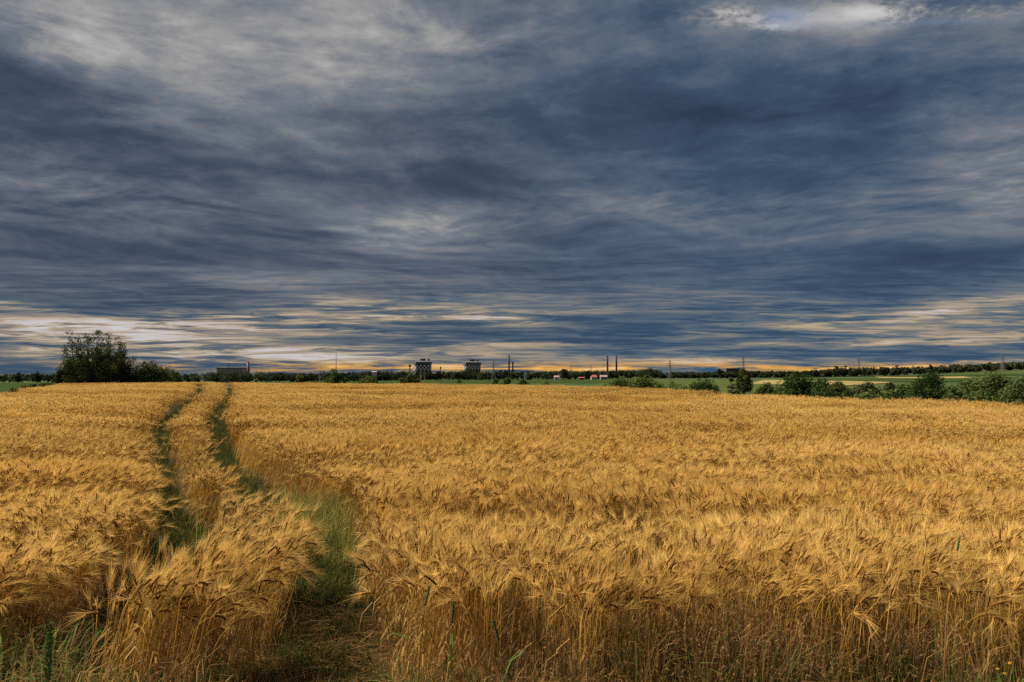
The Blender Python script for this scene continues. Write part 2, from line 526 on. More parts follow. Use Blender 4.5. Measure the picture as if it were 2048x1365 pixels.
def land_sheet(name, quad, mat, label, lift, nx=30, ny=10):
    """a farmed strip lying on the land: QUAD = photo corners near-left, near-right, far-right, far-left"""
    P = [ground_hit(*q) for q in quad]
    b = MB(); vs, fs = [], []
    for j in range(ny + 1):
        for i in range(nx + 1):
            s, t = i / nx, j / ny
            x = (P[0][0] * (1 - s) + P[1][0] * s) * (1 - t) + (P[3][0] * (1 - s) + P[2][0] * s) * t
            y = (P[0][1] * (1 - s) + P[1][1] * s) * (1 - t) + (P[3][1] * (1 - s) + P[2][1] * s) * t
            vs.append((x, y, gz(x, y) + lift))
    for j in range(ny):
        for i in range(nx):
            k = j * (nx + 1) + i
            fs.append((k, k + 1, k + nx + 2, k + nx + 1))
    b.add(vs, fs)
    tag(b.build(name, mat, smooth=True), label, 'field', kind='structure')

land_sheet('green_field', [(-500, 790), (330, 790), (140, 766.5), (-500, 765.5)], MAT_GREEN, 'flat green crop field on the left beyond the barley', 0.25)
land_sheet('green_field', [(560, 768), (1330, 768), (1300, 758.6), (600, 761.5)], MAT_GREEN, 'green crop strip in front of the dark wood', 0.25)
land_sheet('meadow', [(1180, 790), (1800, 790), (1640, 763), (1200, 760.5)], MAT_GREEN2, 'rough green meadow behind the hedgerow bushes', 0.22)
land_sheet('stubble_field', [(1500, 769), (1700, 772), (1790, 765.5), (1530, 760.5)], MAT_STUBBLE, 'tan stubble patch behind the large dark bush', 0.30)
land_sheet('green_field', [(1590, 764), (2400, 766), (2400, 757), (1590, 757.2)], MAT_GREEN, 'long dark green strip below the hillside wood', 0.28)
land_sheet('stubble_field', [(1760, 757.2), (1945, 757.6), (1930, 754.2), (1750, 754.6)], MAT_STUBBLE, 'thin tan stubble strip below the hillside wood', 0.34)
land_sheet('green_field', [(1660, 754.4), (2500, 754), (2500, 746), (1660, 752.6)], MAT_GREEN, 'topmost green strip at the foot of the hillside wood', 0.26)

# ================================================================ barley
MAT_BARLEY = leafy('ripe_barley', 0.42, patch=((0.10, 0.42, 0.2), (0.80, 0.70, 0.55)), jitter=0.12)
MAT_WEED = leafy('green_weed', 0.40, jitter=0.25)
MAT_DRY = leafy('dry_grass', 0.35, jitter=0.25)

AWN = np.array((0.70, 0.490, 0.168)); EAR = np.array((0.29, 0.155, 0.046)); STEM = np.array((0.54, 0.35, 0.090)); LEAFC = np.array((0.34, 0.23, 0.095))

def barley_stalk(b, base, H, lean, yaw, theta, lod, r, green=0.0, awn_w=None):
    """one stalk: stem, nodding ear of grains, fan of awns, dry leaves"""
    def tint(c, k=0.16):
        c = np.array(c) * (1 + r.uniform(-k, k))
        if green > 0:
            c = c * (1 - green) + np.array((0.16, 0.22, 0.05)) * green
        return tuple(c)
    d = Vector((math.cos(yaw), math.sin(yaw), 0))
    up = Vector((0, 0, 1))
    p = Vector(base); ang = 0.0
    pts, angs = [p.copy()], [0.0]
    n = 6 if lod == 0 else 3
    z0 = 0.0 if lod == 0 else (0.06 if lod == 1 else 0.42)
    neck = H - 0.12
    if z0:
        p = p + up * z0 + d * (lean * (z0 / H) ** 2 * H); pts = [p.copy()]
    for i in range(n):                                    # stem
        ang = lean * (i + 1) / n
        p = p + (up * math.cos(ang) + d * math.sin(ang)) * ((neck - z0) / n)
        pts.append(p.copy())
    nb = 3 if lod == 0 else 1
    for i in range(nb):                                   # bent neck
        ang = lean + (theta * 0.55 - lean) * (i + 1) / nb
        p = p + (up * math.cos(ang) + d * math.sin(ang)) * (0.12 / nb)
        pts.append(p.copy())
    sw = (0.0021, 0.0026, 0.0040)[lod]
    sc = tint(STEM)
    low = tuple(np.array(sc) * 0.75 + np.array((0.0, 0.03, 0.0)))
    b.tube(pts, [sw] * len(pts), 3, [low] + [sc] * (len(pts) - 1), cap=False)
    # ear
    L = r.uniform(0.065, 0.095)
    m = (8, 4, 2)[lod]
    q = p.copy(); ep, er, et = [q.copy()], [0.002], []
    for i in range(m):
        ang = theta * (0.55 + 0.45 * (i + 1) / m)
        t = up * math.cos(ang) + d * math.sin(ang)
        q = q + t * (L / m)
        ep.append(q.copy()); et.append(t)
        w = 0.0068 if lod == 0 else (0.0085 if lod == 1 else 0.0110)
        er.append(w * (1.0 if i % 2 == 0 else 0.74) * (1.0 if i < m - 1 else 0.4))
    ec = tint(EAR, 0.3)
    b.tube(ep, er, 5 if lod == 0 else 3, ec, cap=False)
    # awns
    na = (24, 11, 6)[lod]
    aw = awn_w if awn_w else (0.00085, 0.0017, 0.0040)[lod]
    for i in range(na):
        f = (i + 0.5) / na
        k = min(int(f * m), m - 1)
        o = ep[k].lerp(ep[k + 1], f * m - k)
        t = et[k]
        side = d.cross(up)
        nrm = t.cross(side).normalized()
        ph = r.uniform(0, 2 * math.pi)
        sp = r.uniform(0.05, 0.30) * (1.25 if lod == 0 else 1.4)
        out = side * math.cos(ph) + nrm * math.sin(ph)
        dirn = (t + out * sp).normalized()
        la = r.uniform(0.10, 0.155)
        bend = out * (0.012 * r.uniform(-0.3, 1)) + up * (-0.006 if theta > 1.2 else 0.004)
        mid = o + dirn * (la * 0.5)
        tip = o + dirn * la + bend
        wd = dirn.cross(Vector(r.normal(size=3))).normalized()
        ac = tint(AWN, 0.15)
        if lod == 0:
            b.ribbon([o, mid, tip], [aw, aw * 0.8, 0], wd, ac)
        else:
            b.ribbon([o, tip], [aw, 0], wd, ac)
    # dry leaves
    nl = (r.integers(1, 4) if lod == 0 else (1 if lod == 1 and r.random() < 0.5 else 0))
    for i in range(nl):
        h = r.uniform(0.15, 0.6) * H if lod == 0 else H * 0.65
        k = min(max(int((h - z0) / (H - z0) * (len(pts) - 1)), 0), len(pts) - 2)
        o = pts[k]
        th = r.uniform(0, 2 * math.pi); dd = Vector((math.cos(th), math.sin(th), 0))
        ln = r.uniform(0.10, 0.22); dr = r.uniform(0.3, 1.1)
        P = [o, o + dd * ln * 0.35 + up * ln * 0.45, o + dd * ln * 0.75 + up * ln * (0.45 - dr * 0.4), o + dd * ln * 0.9 - up * ln * dr * 0.6]
        b.ribbon(P, [0.002, 0.0045, 0.0035, 0], dd.cross(up), tint(LEAFC, 0.35))

def draw_theta(r):
    k = r.random()
    if k < 0.34: return r.uniform(0.25, 0.95)
    if k < 0.80: return r.uniform(1.0, 2.0)
    return r.uniform(2.0, 2.7)

def barley_clump(lod, seed):
    r = np.random.default_rng(seed)
    b = MB()
    n, rad = ((11, 0.14), (20, 0.26), (46, 0.62))[lod]
    for i in range(n):
        a, q = r.uniform(0, 2 * math.pi), rad * math.sqrt(r.random())
        yaw = r.normal(0, 0.75)
        barley_stalk(b, (q * math.cos(a), q * math.sin(a), 0), r.uniform(0.66, 0.83), r.uniform(0.02, 0.22), yaw, draw_theta(r), lod, r)
    return b

def blade_clump(seed, n, rad, h, cols, seed_heads=0.0, width=0.0035, droop=1.0):
    """a tuft of grass blades, some ending in loose seed heads"""
    r = np.random.default_rng(seed)
    b = MB(); up = Vector((0, 0, 1))
    for i in range(n):
        a, q = r.uniform(0, 2 * math.pi), rad * math.sqrt(r.random())
        o = Vector((q * math.cos(a), q * math.sin(a), 0))
        th = r.uniform(0, 2 * math.pi); d = Vector((math.cos(th), math.sin(th), 0))
        ln = h * r.uniform(0.45, 1.1); dr = r.uniform(0.1, 0.9) * droop
        c0 = np.array(cols[r.integers(len(cols))]) * r.uniform(0.7, 1.25)
        c = tuple(c0)
        P = [o, o + up * ln * 0.4 + d * ln * 0.08 * dr, o + up * ln * (0.75 - 0.1 * dr) + d * ln * 0.28 * dr, o + up * ln * (0.98 - 0.45 * dr) + d * ln * 0.62 * dr]
        head = r.random() < seed_heads
        w = width * r.uniform(0.6, 1.3)
        if head:
            b.ribbon(P, [0.0013, 0.0012, 0.001, 0.0009], d.cross(up), c)
            hc = tuple(np.array((0.25, 0.145, 0.065)) * r.uniform(0.6, 1.3))
            t = (P[3] - P[2]).normalized()
            for k in range(10):
                oo = P[3] + t * (0.010 * k - 0.05)
                dd = (t + Vector(r.normal(size=3)) * 0.55).normalized()
                b.ribbon([oo, oo + dd * 0.008, oo + dd * 0.020], [0.0008, 0.0021, 0], dd.cross(Vector(r.normal(size=3))).normalized(), hc)
        else:
            b.ribbon(P, [w, w, w * 0.8, 0], d.cross(up), c)
    return b

def broad_clump(seed, n, h, col):
    """low broad-leaved weed"""
    r = np.random.default_rng(seed)
    b = MB(); up = Vector((0, 0, 1))
    for i in range(n):
        th = r.uniform(0, 2 * math.pi); d = Vector((math.cos(th), math.sin(th), 0))
        ln = h * r.uniform(0.5, 1.1); z = r.uniform(0, 0.5) * h; rise = r.uniform(0.3, 1.0)
        o = Vector((r.normal(0, 0.02), r.normal(0, 0.02), z))
        c = tuple(np.array(col) * r.uniform(0.6, 1.3))
        P = [o, o + d * ln * 0.35 + up * ln * 0.4 * rise, o + d * ln * 0.75 + up * ln * 0.5 * rise, o + d * ln + up * ln * (0.3 * rise)]
        b.ribbon(P, [0.002, 0.012, 0.011, 0], d.cross(up), c)
    return b

def straw_clump(seed):
    """flattened straw lying criss-cross on the ground"""
    r = np.random.default_rng(seed)
    b = MB()
    for i in range(26):
        o = Vector((r.normal(0, 0.12), r.normal(0, 0.12), r.uniform(0.01, 0.06)))
        th = r.uniform(0, 2 * math.pi); d = Vector((math.cos(th), math.sin(th), r.normal(0, 0.12)))
        ln = r.uniform(0.1, 0.4); c = tuple(np.array((0.27, 0.17, 0.07)) * r.uniform(0.4, 1.3))
        b.ribbon([o, o + d * ln * 0.5 + Vector((0, 0, 0.02)), o + d * ln], [0.002, 0.002, 0.001], Vector((-d.y, d.x, 0.4)).normalized(), c)
    return b

def scatter(name, protos, pts, rot, scl, idx, label, cat):
    """ONE object whose node tree sets plants on its points"""
    col = bpy.data.collections.new(name + '_plants')
    for i, me in enumerate(protos):
        o = bpy.data.objects.new('%s_plant_%02d' % (name, i), me)
        col.objects.link(o)
    me = bpy.data.meshes.new(name)
    me.vertices.add(len(pts))
    me.vertices.foreach_set('co', np.asarray(pts, np.float32).ravel())
    for nm, ty, arr, key in (('rot', 'FLOAT_VECTOR', rot, 'vector'), ('scl', 'FLOAT_VECTOR', scl, 'vector'), ('idx', 'INT', idx, 'value')):
        a = me.attributes.new(nm, ty, 'POINT')
        a.data.foreach_set(key, np.asarray(arr, np.int32 if ty == 'INT' else np.float32).ravel())
    ob = bpy.data.objects.new(name, me)
    scene.collection.objects.link(ob)
    ng = bpy.data.node_groups.new(name + '_nodes', 'GeometryNodeTree')
    ng.interface.new_socket('Geometry', in_out='INPUT', socket_type='NodeSocketGeometry')
    ng.interface.new_socket('Geometry', in_out='OUTPUT', socket_type='NodeSocketGeometry')
    gi, go = ng.nodes.new('NodeGroupInput'), ng.nodes.new('NodeGroupOutput')
    iop = ng.nodes.new('GeometryNodeInstanceOnPoints')
    ci = ng.nodes.new('GeometryNodeCollectionInfo')
    ci.inputs['Collection'].default_value = col
    ci.inputs['Separate Children'].default_value = True
    ci.inputs['Reset Children'].default_value = True
    def named(nm, ty):
        n = ng.nodes.new('GeometryNodeInputNamedAttribute'); n.data_type = ty
        n.inputs['Name'].default_value = nm
        return n.outputs['Attribute']
    e2r = ng.nodes.new('FunctionNodeEulerToRotation')
    ng.links.new(named('rot', 'FLOAT_VECTOR'), e2r.inputs[0])
    ng.links.new(gi.outputs[0], iop.inputs['Points'])
    ng.links.new(ci.outputs[0], iop.inputs['Instance'])
    iop.inputs['Pick Instance'].default_value = True
    ng.links.new(named('idx', 'INT'), iop.inputs['Instance Index'])
    ng.links.new(e2r.outputs[0], iop.inputs['Rotation'])
    ng.links.new(named('scl', 'FLOAT_VECTOR'), iop.inputs['Scale'])
    ng.links.new(iop.outputs[0], go.inputs[0])
    md = ob.modifiers.new('plants', 'NODES'); md.node_group = ng
    tag(ob, label, cat, kind='stuff')
    return ob

# ---------------------------------------------------------------- the two wheel tracks
LEFT_PX = [(398, 769), (393, 782), (372, 797), (345, 812), (322, 828), (310, 850), (306, 880), (318, 910), (338, 950), (362, 985), (374, 1015), (342, 1042), (274, 1082), (192, 1120), (112, 1158), (20, 1200), (-80, 1250)]
RIGHT_PX = [(455, 768.5), (455, 785), (440, 800), (432, 820), (428, 850), (434, 875), (452, 897), (490, 918), (525, 940), (562, 965), (600, 995), (630, 1040), (645, 1090), (650, 1140), (640, 1210), (615, 1290), (580, 1365)]
TL = [on_plane(x, y, 0.72) for x, y in LEFT_PX]
TR = [on_plane(x, y, 0.72) for x, y in RIGHT_PX]
def half_width_left(par):
    return np.interp(par, [0, 3, 6, 8, 10, 11, 13, 16], [0.42, 0.46, 0.33, 0.32, 0.40, 0.44, 0.46, 0.44])
def half_width_right(par):
    return np.interp(par, [0, 4, 5, 6.5, 9, 10, 12, 14, 16], [0.42, 0.40, 0.40, 0.60, 0.60, 0.52, 0.46, 0.46, 0.52])
PATCH_C = on_plane(676, 972, 0.6)

def track_gap(x, y, extra=0.0):
    dl, pl = seg_dist(x, y, TL); dr, pr = seg_dist(x, y, TR)
    wob = 1 + 0.5 * (vnoise(x, y, 2.1, 5) - 0.5)
    return dl / (half_width_left(pl) * wob + extra), dr / (half_width_right(pr) * wob + extra)

def front_edge(x):
    return np.where(x < -2.75, 4.0, np.where(x < -0.95, 3.5, 3.72)) + 0.35 * (vnoise(x, x * 0, 0.9, 8) - 0.5) + 0.3 * np.clip((x - 0.3) / 2, 0, 0.5)

def crop_height(x, y):
    """uneven stand: slow swells plus the shallow drill lines that run across the view"""
    h = 0.93 + 0.20 * (vnoise(x, y, 0.20, 1) - 0.5) + 0.15 * (vnoise(x, y, 0.7, 2) - 0.5)
    yy = y + 1.6 * (vnoise(x, y, 0.12, 4) - 0.5) + 0.5 * (vnoise(x, y, 0.5, 6) - 0.5) + 0.06 * x
    for k, (pos, wd, dep) in enumerate(((5.6, 0.5, 0.14), (7.4, 0.7, 0.24), (9.6, 0.9, 0.34), (12.2, 1.0, 0.26), (15.8, 1.4, 0.38), (20.5, 1.7, 0.28), (26.0, 2.2, 0.38), (34.0, 2.8, 0.30), (45.0, 3.6, 0.36), (61.0, 5.0, 0.30), (79.0, 6.0, 0.26))):
        on = np.clip((vnoise(x, y, 0.11, 20 + k) - 0.40) * 3.5, 0, 1) * np.clip((vnoise(x, y, 0.5, 40 + k) + 0.35), 0, 1)
        q = yy - pos
        # the stand sinks slowly and rises again sharply on the far side of each drill line
        h = h - 1.15 * dep * on * np.where(q < 0, np.exp(-(q / wd) ** 2), np.exp(-(q / (0.22 * wd)) ** 2))
    return h

def grow_barley():
    P, RT, SC, IX = [], [], [], []
    NP = (12, 8, 6)
    first = (0, 12, 20)
    for lod, (r0, r1, dens) in enumerate(((2.8, 12.5, 34.0), (12.5, 33.0, 15.0), (33.0, 135.0, 4.2))):
        half = r1 * 0.86 + 4
        x0, x1, y0, y1 = max(-90, -half), min(60, half), 2.8, min(125, r1)
        n = int((x1 - x0) * (y1 - y0) * dens)
        x, y = rng.uniform(x0, x1, n), rng.uniform(y0, y1, n)
        r = np.hypot(x, y)
        if lod > 0:
            r = r + rng.uniform(-1.5, 1.5, n)
        ok = (r >= r0) & (r < r1) & (np.abs(x) < 0.80 * y + 3.5) & inside(x, y, FIELD) & (y > front_edge(x))
        gl, gr = track_gap(x, y, (0.0, 0.08, 0.34)[lod])
        ok &= (gl > 1.0) & (gr > 1.0)
        d, _ = seg_dist(x, y, FIELD, True)
        x, y, gl, gr = x[ok], y[ok], gl[ok], gr[ok]
        # thin where the unripe patch and the trampled path are
        e = np.hypot((x - PATCH_C[0]) / 0.62, (y - PATCH_C[1]) / 1.7)
        keep = rng.random(len(x)) < np.clip(0.10 + 0.85 * e, 0, 1)
        x, y, gl, gr = x[keep], y[keep], gl[keep], gr[keep]
        n = len(x)
        h = crop_height(x, y) * rng.uniform(0.94, 1.06, n)
        yaw = (vnoise(x, y, 0.35, 11) - 0.5) * 4.2 + (vnoise(x, y, 0.05, 12) - 0.5) * 2.0 + np.where(x < -1, 0.3, 0.9) + rng.normal(0, 0.45, n)
        lean = rng.normal(0.06, 0.06, n) + 0.16 * (vnoise(x, y, 0.3, 13) - 0.3)
        # stalks beside a gap lean into it
        tilt = np.clip(1.7 - np.minimum(gl, gr), 0, 1) * 0.16
        P.append(np.column_stack([x, y, ground_z(x, y)]))
        RT.append(np.column_stack([rng.normal(0, 0.05, n), lean + tilt, yaw]))
        s = np.column_stack([np.ones(n), np.ones(n), h])
        SC.append(s)
        IX.append(first[lod] + rng.integers(0, NP[lod], n))
    protos = []
    for lod in range(3):
        for k in range(NP[lod]):
            protos.append(barley_clump(lod, 100 * lod + k).mesh('barley_%d_%02d' % (lod, k), MAT_BARLEY))
    scatter('barley_field', protos, np.concatenate(P), np.concatenate(RT), np.concatenate(SC), np.concatenate(IX),
            'ripe golden bearded barley filling the whole field', 'barley')
    print('barley clumps', sum(len(p) for p in P))
grow_barley()

GREENS = [(0.10, 0.15, 0.035), (0.14, 0.19, 0.05), (0.07, 0.11, 0.03), (0.24, 0.22, 0.07)]
TRACKG = [(0.045, 0.065, 0.020), (0.060, 0.085, 0.024), (0.030, 0.048, 0.016), (0.13, 0.11, 0.035)]  # track grass greens, darkened to carry the shade down in the tracks
UNRIPE = [(0.26, 0.26, 0.06), (0.18, 0.21, 0.05), (0.36, 0.29, 0.08), (0.12, 0.16, 0.045)]
DRY = [(0.34, 0.21, 0.085), (0.22, 0.13, 0.055), (0.42, 0.28, 0.10), (0.17, 0.125, 0.045), (0.13, 0.15, 0.045)]

def rough_growth():
    # grass in the wheel tracks and the unripe patch
    protos = [blade_clump(500 + k, 34, 0.10, 0.42, TRACKG, 0.0).mesh('tuft_%02d' % k, MAT_WEED) for k in range(4)]
    protos += [blade_clump(520 + k, 40, 0.12, 0.66, UNRIPE, 0.12, 0.003, 0.7).mesh('unripe_%02d' % k, MAT_WEED) for k in range(4)]
    protos += [straw_clump(540 + k).mesh('straw_%02d' % k, MAT_DRY) for k in range(4)]
    n = 150000
    x = rng.uniform(-60, 8, n); y = 2.9 * (98 / 2.9) ** rng.random(n)
    gl, gr = track_gap(x, y)
    p = np.minimum(gl, gr)
    r = np.hypot(x, y)
    _, par = seg_dist(x, y, TR)
    near_path = (gr < 1.15) & (y < 5.9)
    e = np.hypot((x - PATCH_C[0]) / 0.62, (y - PATCH_C[1]) / 1.5)
    dense = rng.random(n)
    in_patch = (e < 1.0) & (dense < 0.55 * (1.1 - e) + 0.15)
    in_track = (p < 1.1) & ~near_path & (dense < 0.75)
    straw = near_path
    x_, y_, ix = [], [], []
    k = in_track & ~in_patch
    x_.append(x[k]); y_.append(y[k]); ix.append(np.where(rng.random(k.sum()) < 0.75, rng.integers(0, 4, k.sum()), rng.integers(8, 12, k.sum())))
    # explicit denser sets close to the camera
    m = 1100
    xp = PATCH_C[0] + rng.normal(0.05, 0.40, m); yp = PATCH_C[1] + rng.normal(0.15, 0.85, m)
    x_.append(xp); y_.append(yp); ix.append(np.where(rng.random(m) < 0.8, rng.integers(4, 8, m), rng.integers(0, 4, m)))
    m = 3400
    t = rng.uniform(9, 16, m)
    T = np.array(TR); i0 = np.clip(t.astype(int), 0, len(T) - 2); f = (t - i0)[:, None]
    c = T[i0] * (1 - f) + T[i0 + 1] * f
    xp = c[:, 0] + rng.normal(0, 0.24, m); yp = c[:, 1] + rng.normal(0, 0.08, m)
    x_.append(xp); y_.append(yp); ix.append(np.where(rng.random(m) < 0.38, rng.integers(8, 12, m), rng.integers(0, 4, m)))
    m = 700
    t = rng.uniform(7, 16, m)
    T = np.array(TL); i0 = np.clip(t.astype(int), 0, len(T) - 2); f = (t - i0)[:, None]
    c = T[i0] * (1 - f) + T[i0 + 1] * f
    x_.append(c[:, 0] + rng.normal(0, 0.12, m)); y_.append(c[:, 1] + rng.normal(0, 0.06, m)); ix.append(np.where(rng.random(m) < 0.6, rng.integers(0, 4, m), rng.integers(8, 12, m)))
    # the far reaches of both tracks, evenly along their length
    for T, hw in ((np.array(TL), 0.30), (np.array(TR), 0.34)):
        L = np.hypot(*(T[1:] - T[:-1]).T); cum = np.concatenate([[0], np.cumsum(L)])
        m = 3600
        q = rng.random(m) * (cum[-1] - 3.0)
        c = np.column_stack([np.interp(q, cum, T[:, 0]), np.interp(q, cum, T[:, 1])])
        x_.append(c[:, 0] + rng.uniform(-hw, hw, m)); y_.append(c[:, 1] + rng.uniform(-hw, hw, m)); ix.append(np.where(rng.random(m) < 0.85, rng.integers(0, 4, m), rng.integers(8, 12, m)))
    X, Y, I = np.concatenate(x_), np.concatenate(y_), np.concatenate(ix)
    n = len(X)
    s = rng.uniform(0.4, 0.85, n)
    # short growth on the trodden path near the camera
    s = np.where((Y < 5.6) & (I < 4), s * rng.uniform(0.35, 0.75, n), s)
    sc = np.column_stack([s, s, s]); sc[I >= 8] = np.column_stack([np.ones((I >= 8).sum())] * 3)
    scatter('track_grass', protos, np.column_stack([X, Y, ground_z(X, Y)]), np.column_stack([rng.normal(0, 0.1, n), rng.normal(0, 0.1, n), rng.uniform(0, 6.28, n)]), sc, I,
            'green and flattened growth in the wheel tracks through the barley', 'grass')
    # the rough verge in front of the crop
    protos = [blade_clump(600 + k, 26, 0.09, 0.52, DRY, 0.20, 0.0028, 0.9).mesh('dry_%02d' % k, MAT_DRY) for k in range(6)]
    protos += [blade_clump(620 + k, 20, 0.07, 0.36, GREENS, 0.0, 0.0035).mesh('green_%02d' % k, MAT_WEED) for k in range(4)]
    protos += [broad_clump(640 + k, 10, 0.14, (0.065, 0.12, 0.035)).mesh('broad_%02d' % k, MAT_WEED) for k in range(3)]
    DARKDRY = [(0.17, 0.095, 0.042), (0.24, 0.14, 0.05), (0.12, 0.075, 0.035), (0.10, 0.13, 0.035)]
    protos += [blade_clump(660 + k, 30, 0.08, 0.74, DARKDRY, 0.45, 0.0026, 0.6).mesh('dock_%02d' % k, MAT_DRY) for k in range(4)]
    n = 10500
    x = rng.uniform(-7, 7, n); y = rng.uniform(1.6, 4.4, n)
    fe = front_edge(x)
    into = y - fe
    _, gr = track_gap(x, y)
    ok = (into < 0.45) & (gr > 0.75) & (np.hypot(x, y) > 1.5)
    ok &= rng.random(n) < np.where(into > 0.1, 0.35, 0.85)
    x, y = x[ok], y[ok]; n = len(x)
    green = vnoise(x, y, 0.9, 31) + np.where(x < -0.8, 0.30, 0.0) + np.clip((x - 0.8) * 0.18, 0, 0.3)
    u = rng.random(n)
    ix = np.where(u < np.clip(0.9 - 0.95 * green, 0.12, 0.80), rng.integers(0, 6, n), np.where(u < 0.93, rng.integers(6, 10, n), rng.integers(10, 13, n)))
    s = rng.uniform(0.6, 1.1, n) * np.clip(0.75 + 0.25 * (y - 2.4), 0.5, 1.05) * np.where(ix >= 6, 1.15, 0.95) * np.where(x < -0.7, 1.2, 1.0)
    # a stand of taller dry brown weeds breaking the front of the crop right of the middle
    m = 130
    xd = rng.normal(1.25, 0.62, m); yd = rng.uniform(3.45, 4.15, m)
    x, y = np.concatenate([x, xd]), np.concatenate([y, yd]); ix = np.concatenate([ix, rng.integers(13, 17, m)]); s = np.concatenate([s, rng.uniform(0.85, 1.1, m)]); n = len(x)
    scatter('verge_grass', protos, np.column_stack([x, y, np.zeros(n)]), np.column_stack([rng.normal(0, 0.12, n), rng.normal(0, 0.12, n), rng.uniform(0, 6.28, n)]), np.column_stack([s, s, s]), ix,
            'rough brown and green grasses along the near edge of the barley', 'grass')
rough_growth()

# ================================================================ trees and bushes
G4 = 'hedgerow trees and bushes on the right'
MAT_LEAF = leafy('tree_leaf', 0.30, jitter=0.0)
MAT_BARK = solid('bark', (0.075, 0.055, 0.040), 0.9, (6.0, (0.13, 0.10, 0.075)))

def leaf_mesh(name, cen, nrm, size, cols):
    """many small leaf sprays: one rhombus each"""
    n = len(cen)
    nrm = nrm / (np.linalg.norm(nrm, axis=1, keepdims=True) + 1e-9)
    hlp = rng.normal(size=(n, 3))
    u = np.cross(nrm, hlp); u /= np.linalg.norm(u, axis=1, keepdims=True) + 1e-9
    w = np.cross(nrm, u)
    s = size[:, None]
    V = np.stack([cen - u * s, cen - w * s * 0.55, cen + u * s, cen + w * s * 0.55], 1).reshape(-1, 3)
    me = bpy.data.meshes.new(name)
    me.vertices.add(4 * n); me.loops.add(4 * n); me.polygons.add(n)
    me.vertices.foreach_set('co', V.astype(np.float32).ravel())
    me.loops.foreach_set('vertex_index', np.arange(4 * n, dtype=np.int32))
    me.polygons.foreach_set('loop_start', np.arange(0, 4 * n, 4, dtype=np.int32))
    me.polygons.foreach_set('loop_total', np.full(n, 4, np.int32))
    a = me.color_attributes.new('Col', 'FLOAT_COLOR', 'POINT')
    c = np.ones((4 * n, 4), np.float32); c[:, :3] = np.repeat(cols, 4, 0)
    a.data.foreach_set('color', c.ravel())
    me.materials.append(MAT_LEAF)
    me.update(); me.validate()
    return me

def blobs_crown(W, H, n_blob, z0, seed, top='round', D=None):
    """centres and radii of the leaf clumps of a crown"""
    r = np.random.default_rng(seed)
    D = D or W * 0.85
    C, Rd = [], []
    for i in range(n_blob):
        for _ in range(40):
            q = r.uniform(-1, 1, 3)
            if np.dot(q, q) <= 1: break
        zt = (q[2] + 1) / 2
        prof = {'round': math.sqrt(max(0.05, 1 - (2 * zt - 0.85) ** 2 * 0.75)), 'dome': math.sqrt(max(0.04, 1 - zt ** 2.2)), 'column': 1 - 0.65 * zt ** 2}[top]
        rad = r.uniform(0.13, 0.24) * min(W, H * 1.3)
        C.append((q[0] * (W / 2 - rad * 0.7) * prof, q[1] * (D / 2 - rad * 0.6) * prof, z0 + rad * 0.55 + zt * (H - z0 - rad * 1.45)))
        Rd.append(rad * (0.75 + 0.5 * r.random()))
    C, Rd = np.array(C), np.array(Rd)
    # fill the height and width the crown has
    C[:, 0] *= (W / 2) / np.max(np.abs(C[:, 0]) + Rd * 0.9)
    C[:, 2] *= H / np.max(C[:, 2] + Rd * 0.85)
    return C, Rd

def leaves_on(C, Rd, n, leaf, col, r, lightcol=None, flame=0.0):
    k = r.choice(len(C), n, p=Rd ** 2 / (Rd ** 2).sum())
    d = r.normal(size=(n, 3)); d /= np.linalg.norm(d, axis=1, keepdims=True)
    q = r.random(n) ** 0.45
    stretch = np.array([1.0, 1.0, 0.85 + flame])
    P = C[k] + d * (Rd[k] * q)[:, None] * stretch
    N = d + r.normal(size=(n, 3)) * 0.8
    cl = r.uniform(0.75, 1.3, len(C))[k] * r.uniform(0.65, 1.35, n)
    cols = np.array(col)[None, :] * cl[:, None]
    if lightcol is not None:
        m = (r.random(len(C)) < 0.4)[k]
        cols[m] = np.array(lightcol)[None, :] * cl[m][:, None]
    return P, N, leaf * r.uniform(0.6, 1.35, n), cols

TREES = []
def tree(name, cat, label, px, top_py, wpx, Y, kind, col, light=None, leaves=2600, leaf=0.20, seed=0, base_drop=0.0, group=None, trunk_h=0.3, blobs=22, flame=0.0, low=0.0):
    """a tree or bush standing at distance Y under photo column PX; > trunk, crown"""
    x = ray(px, 750)[0] * Y
    g = gz(x, Y) - base_drop
    H = z_at(top_py, Y) - g
    W = (1.2 if group == G4 else 1.06) * wpx / FPX * Y
    leaves = int(leaves * 1.6); blobs = int(blobs * 1.5)
    col = np.array(col) * 1.1
    light = None if light is None else np.array(light) * 1.0
    r = np.random.default_rng(seed + 7)
    root = empty(name, (x, Y, g), label, cat, group)
    C, Rd = blobs_crown(W, H, blobs, H * low, seed, kind)
    P, N, S, K = leaves_on(C, Rd, leaves, leaf, col, r, light, flame)
    S = np.where(P[:, 2] < 0.05, S * 0.3, S); P[:, 2] = np.maximum(P[:, 2], 0.03)
    cr = bpy.data.objects.new('crown', leaf_mesh('crown', P, N, S, K))
    scene.collection.objects.link(cr); cr.parent = root
    t = MB()
    nl = 6
    tr = max(0.05, 0.028 * H)
    fork = H * max(trunk_h, 0.12)
    t.tube([(0, 0, -0.3), (0.02 * H, 0, fork * 0.5), (0, 0.01 * H, fork)], [tr * 1.25, tr, tr * 0.85], 8)
    big = np.argsort(-Rd)[:9]
    for k in big:
        c = C[k]
        m = Vector((c[0] * 0.45, c[1] * 0.45, fork + (c[2] - fork) * 0.55))
        t.tube([(0, 0.01 * H, fork * 0.95), m, Vector(c)], [tr * 0.55, tr * 0.38, tr * 0.12], 5)
    t.build('trunk', MAT_BARK, root, smooth=True)
    return root

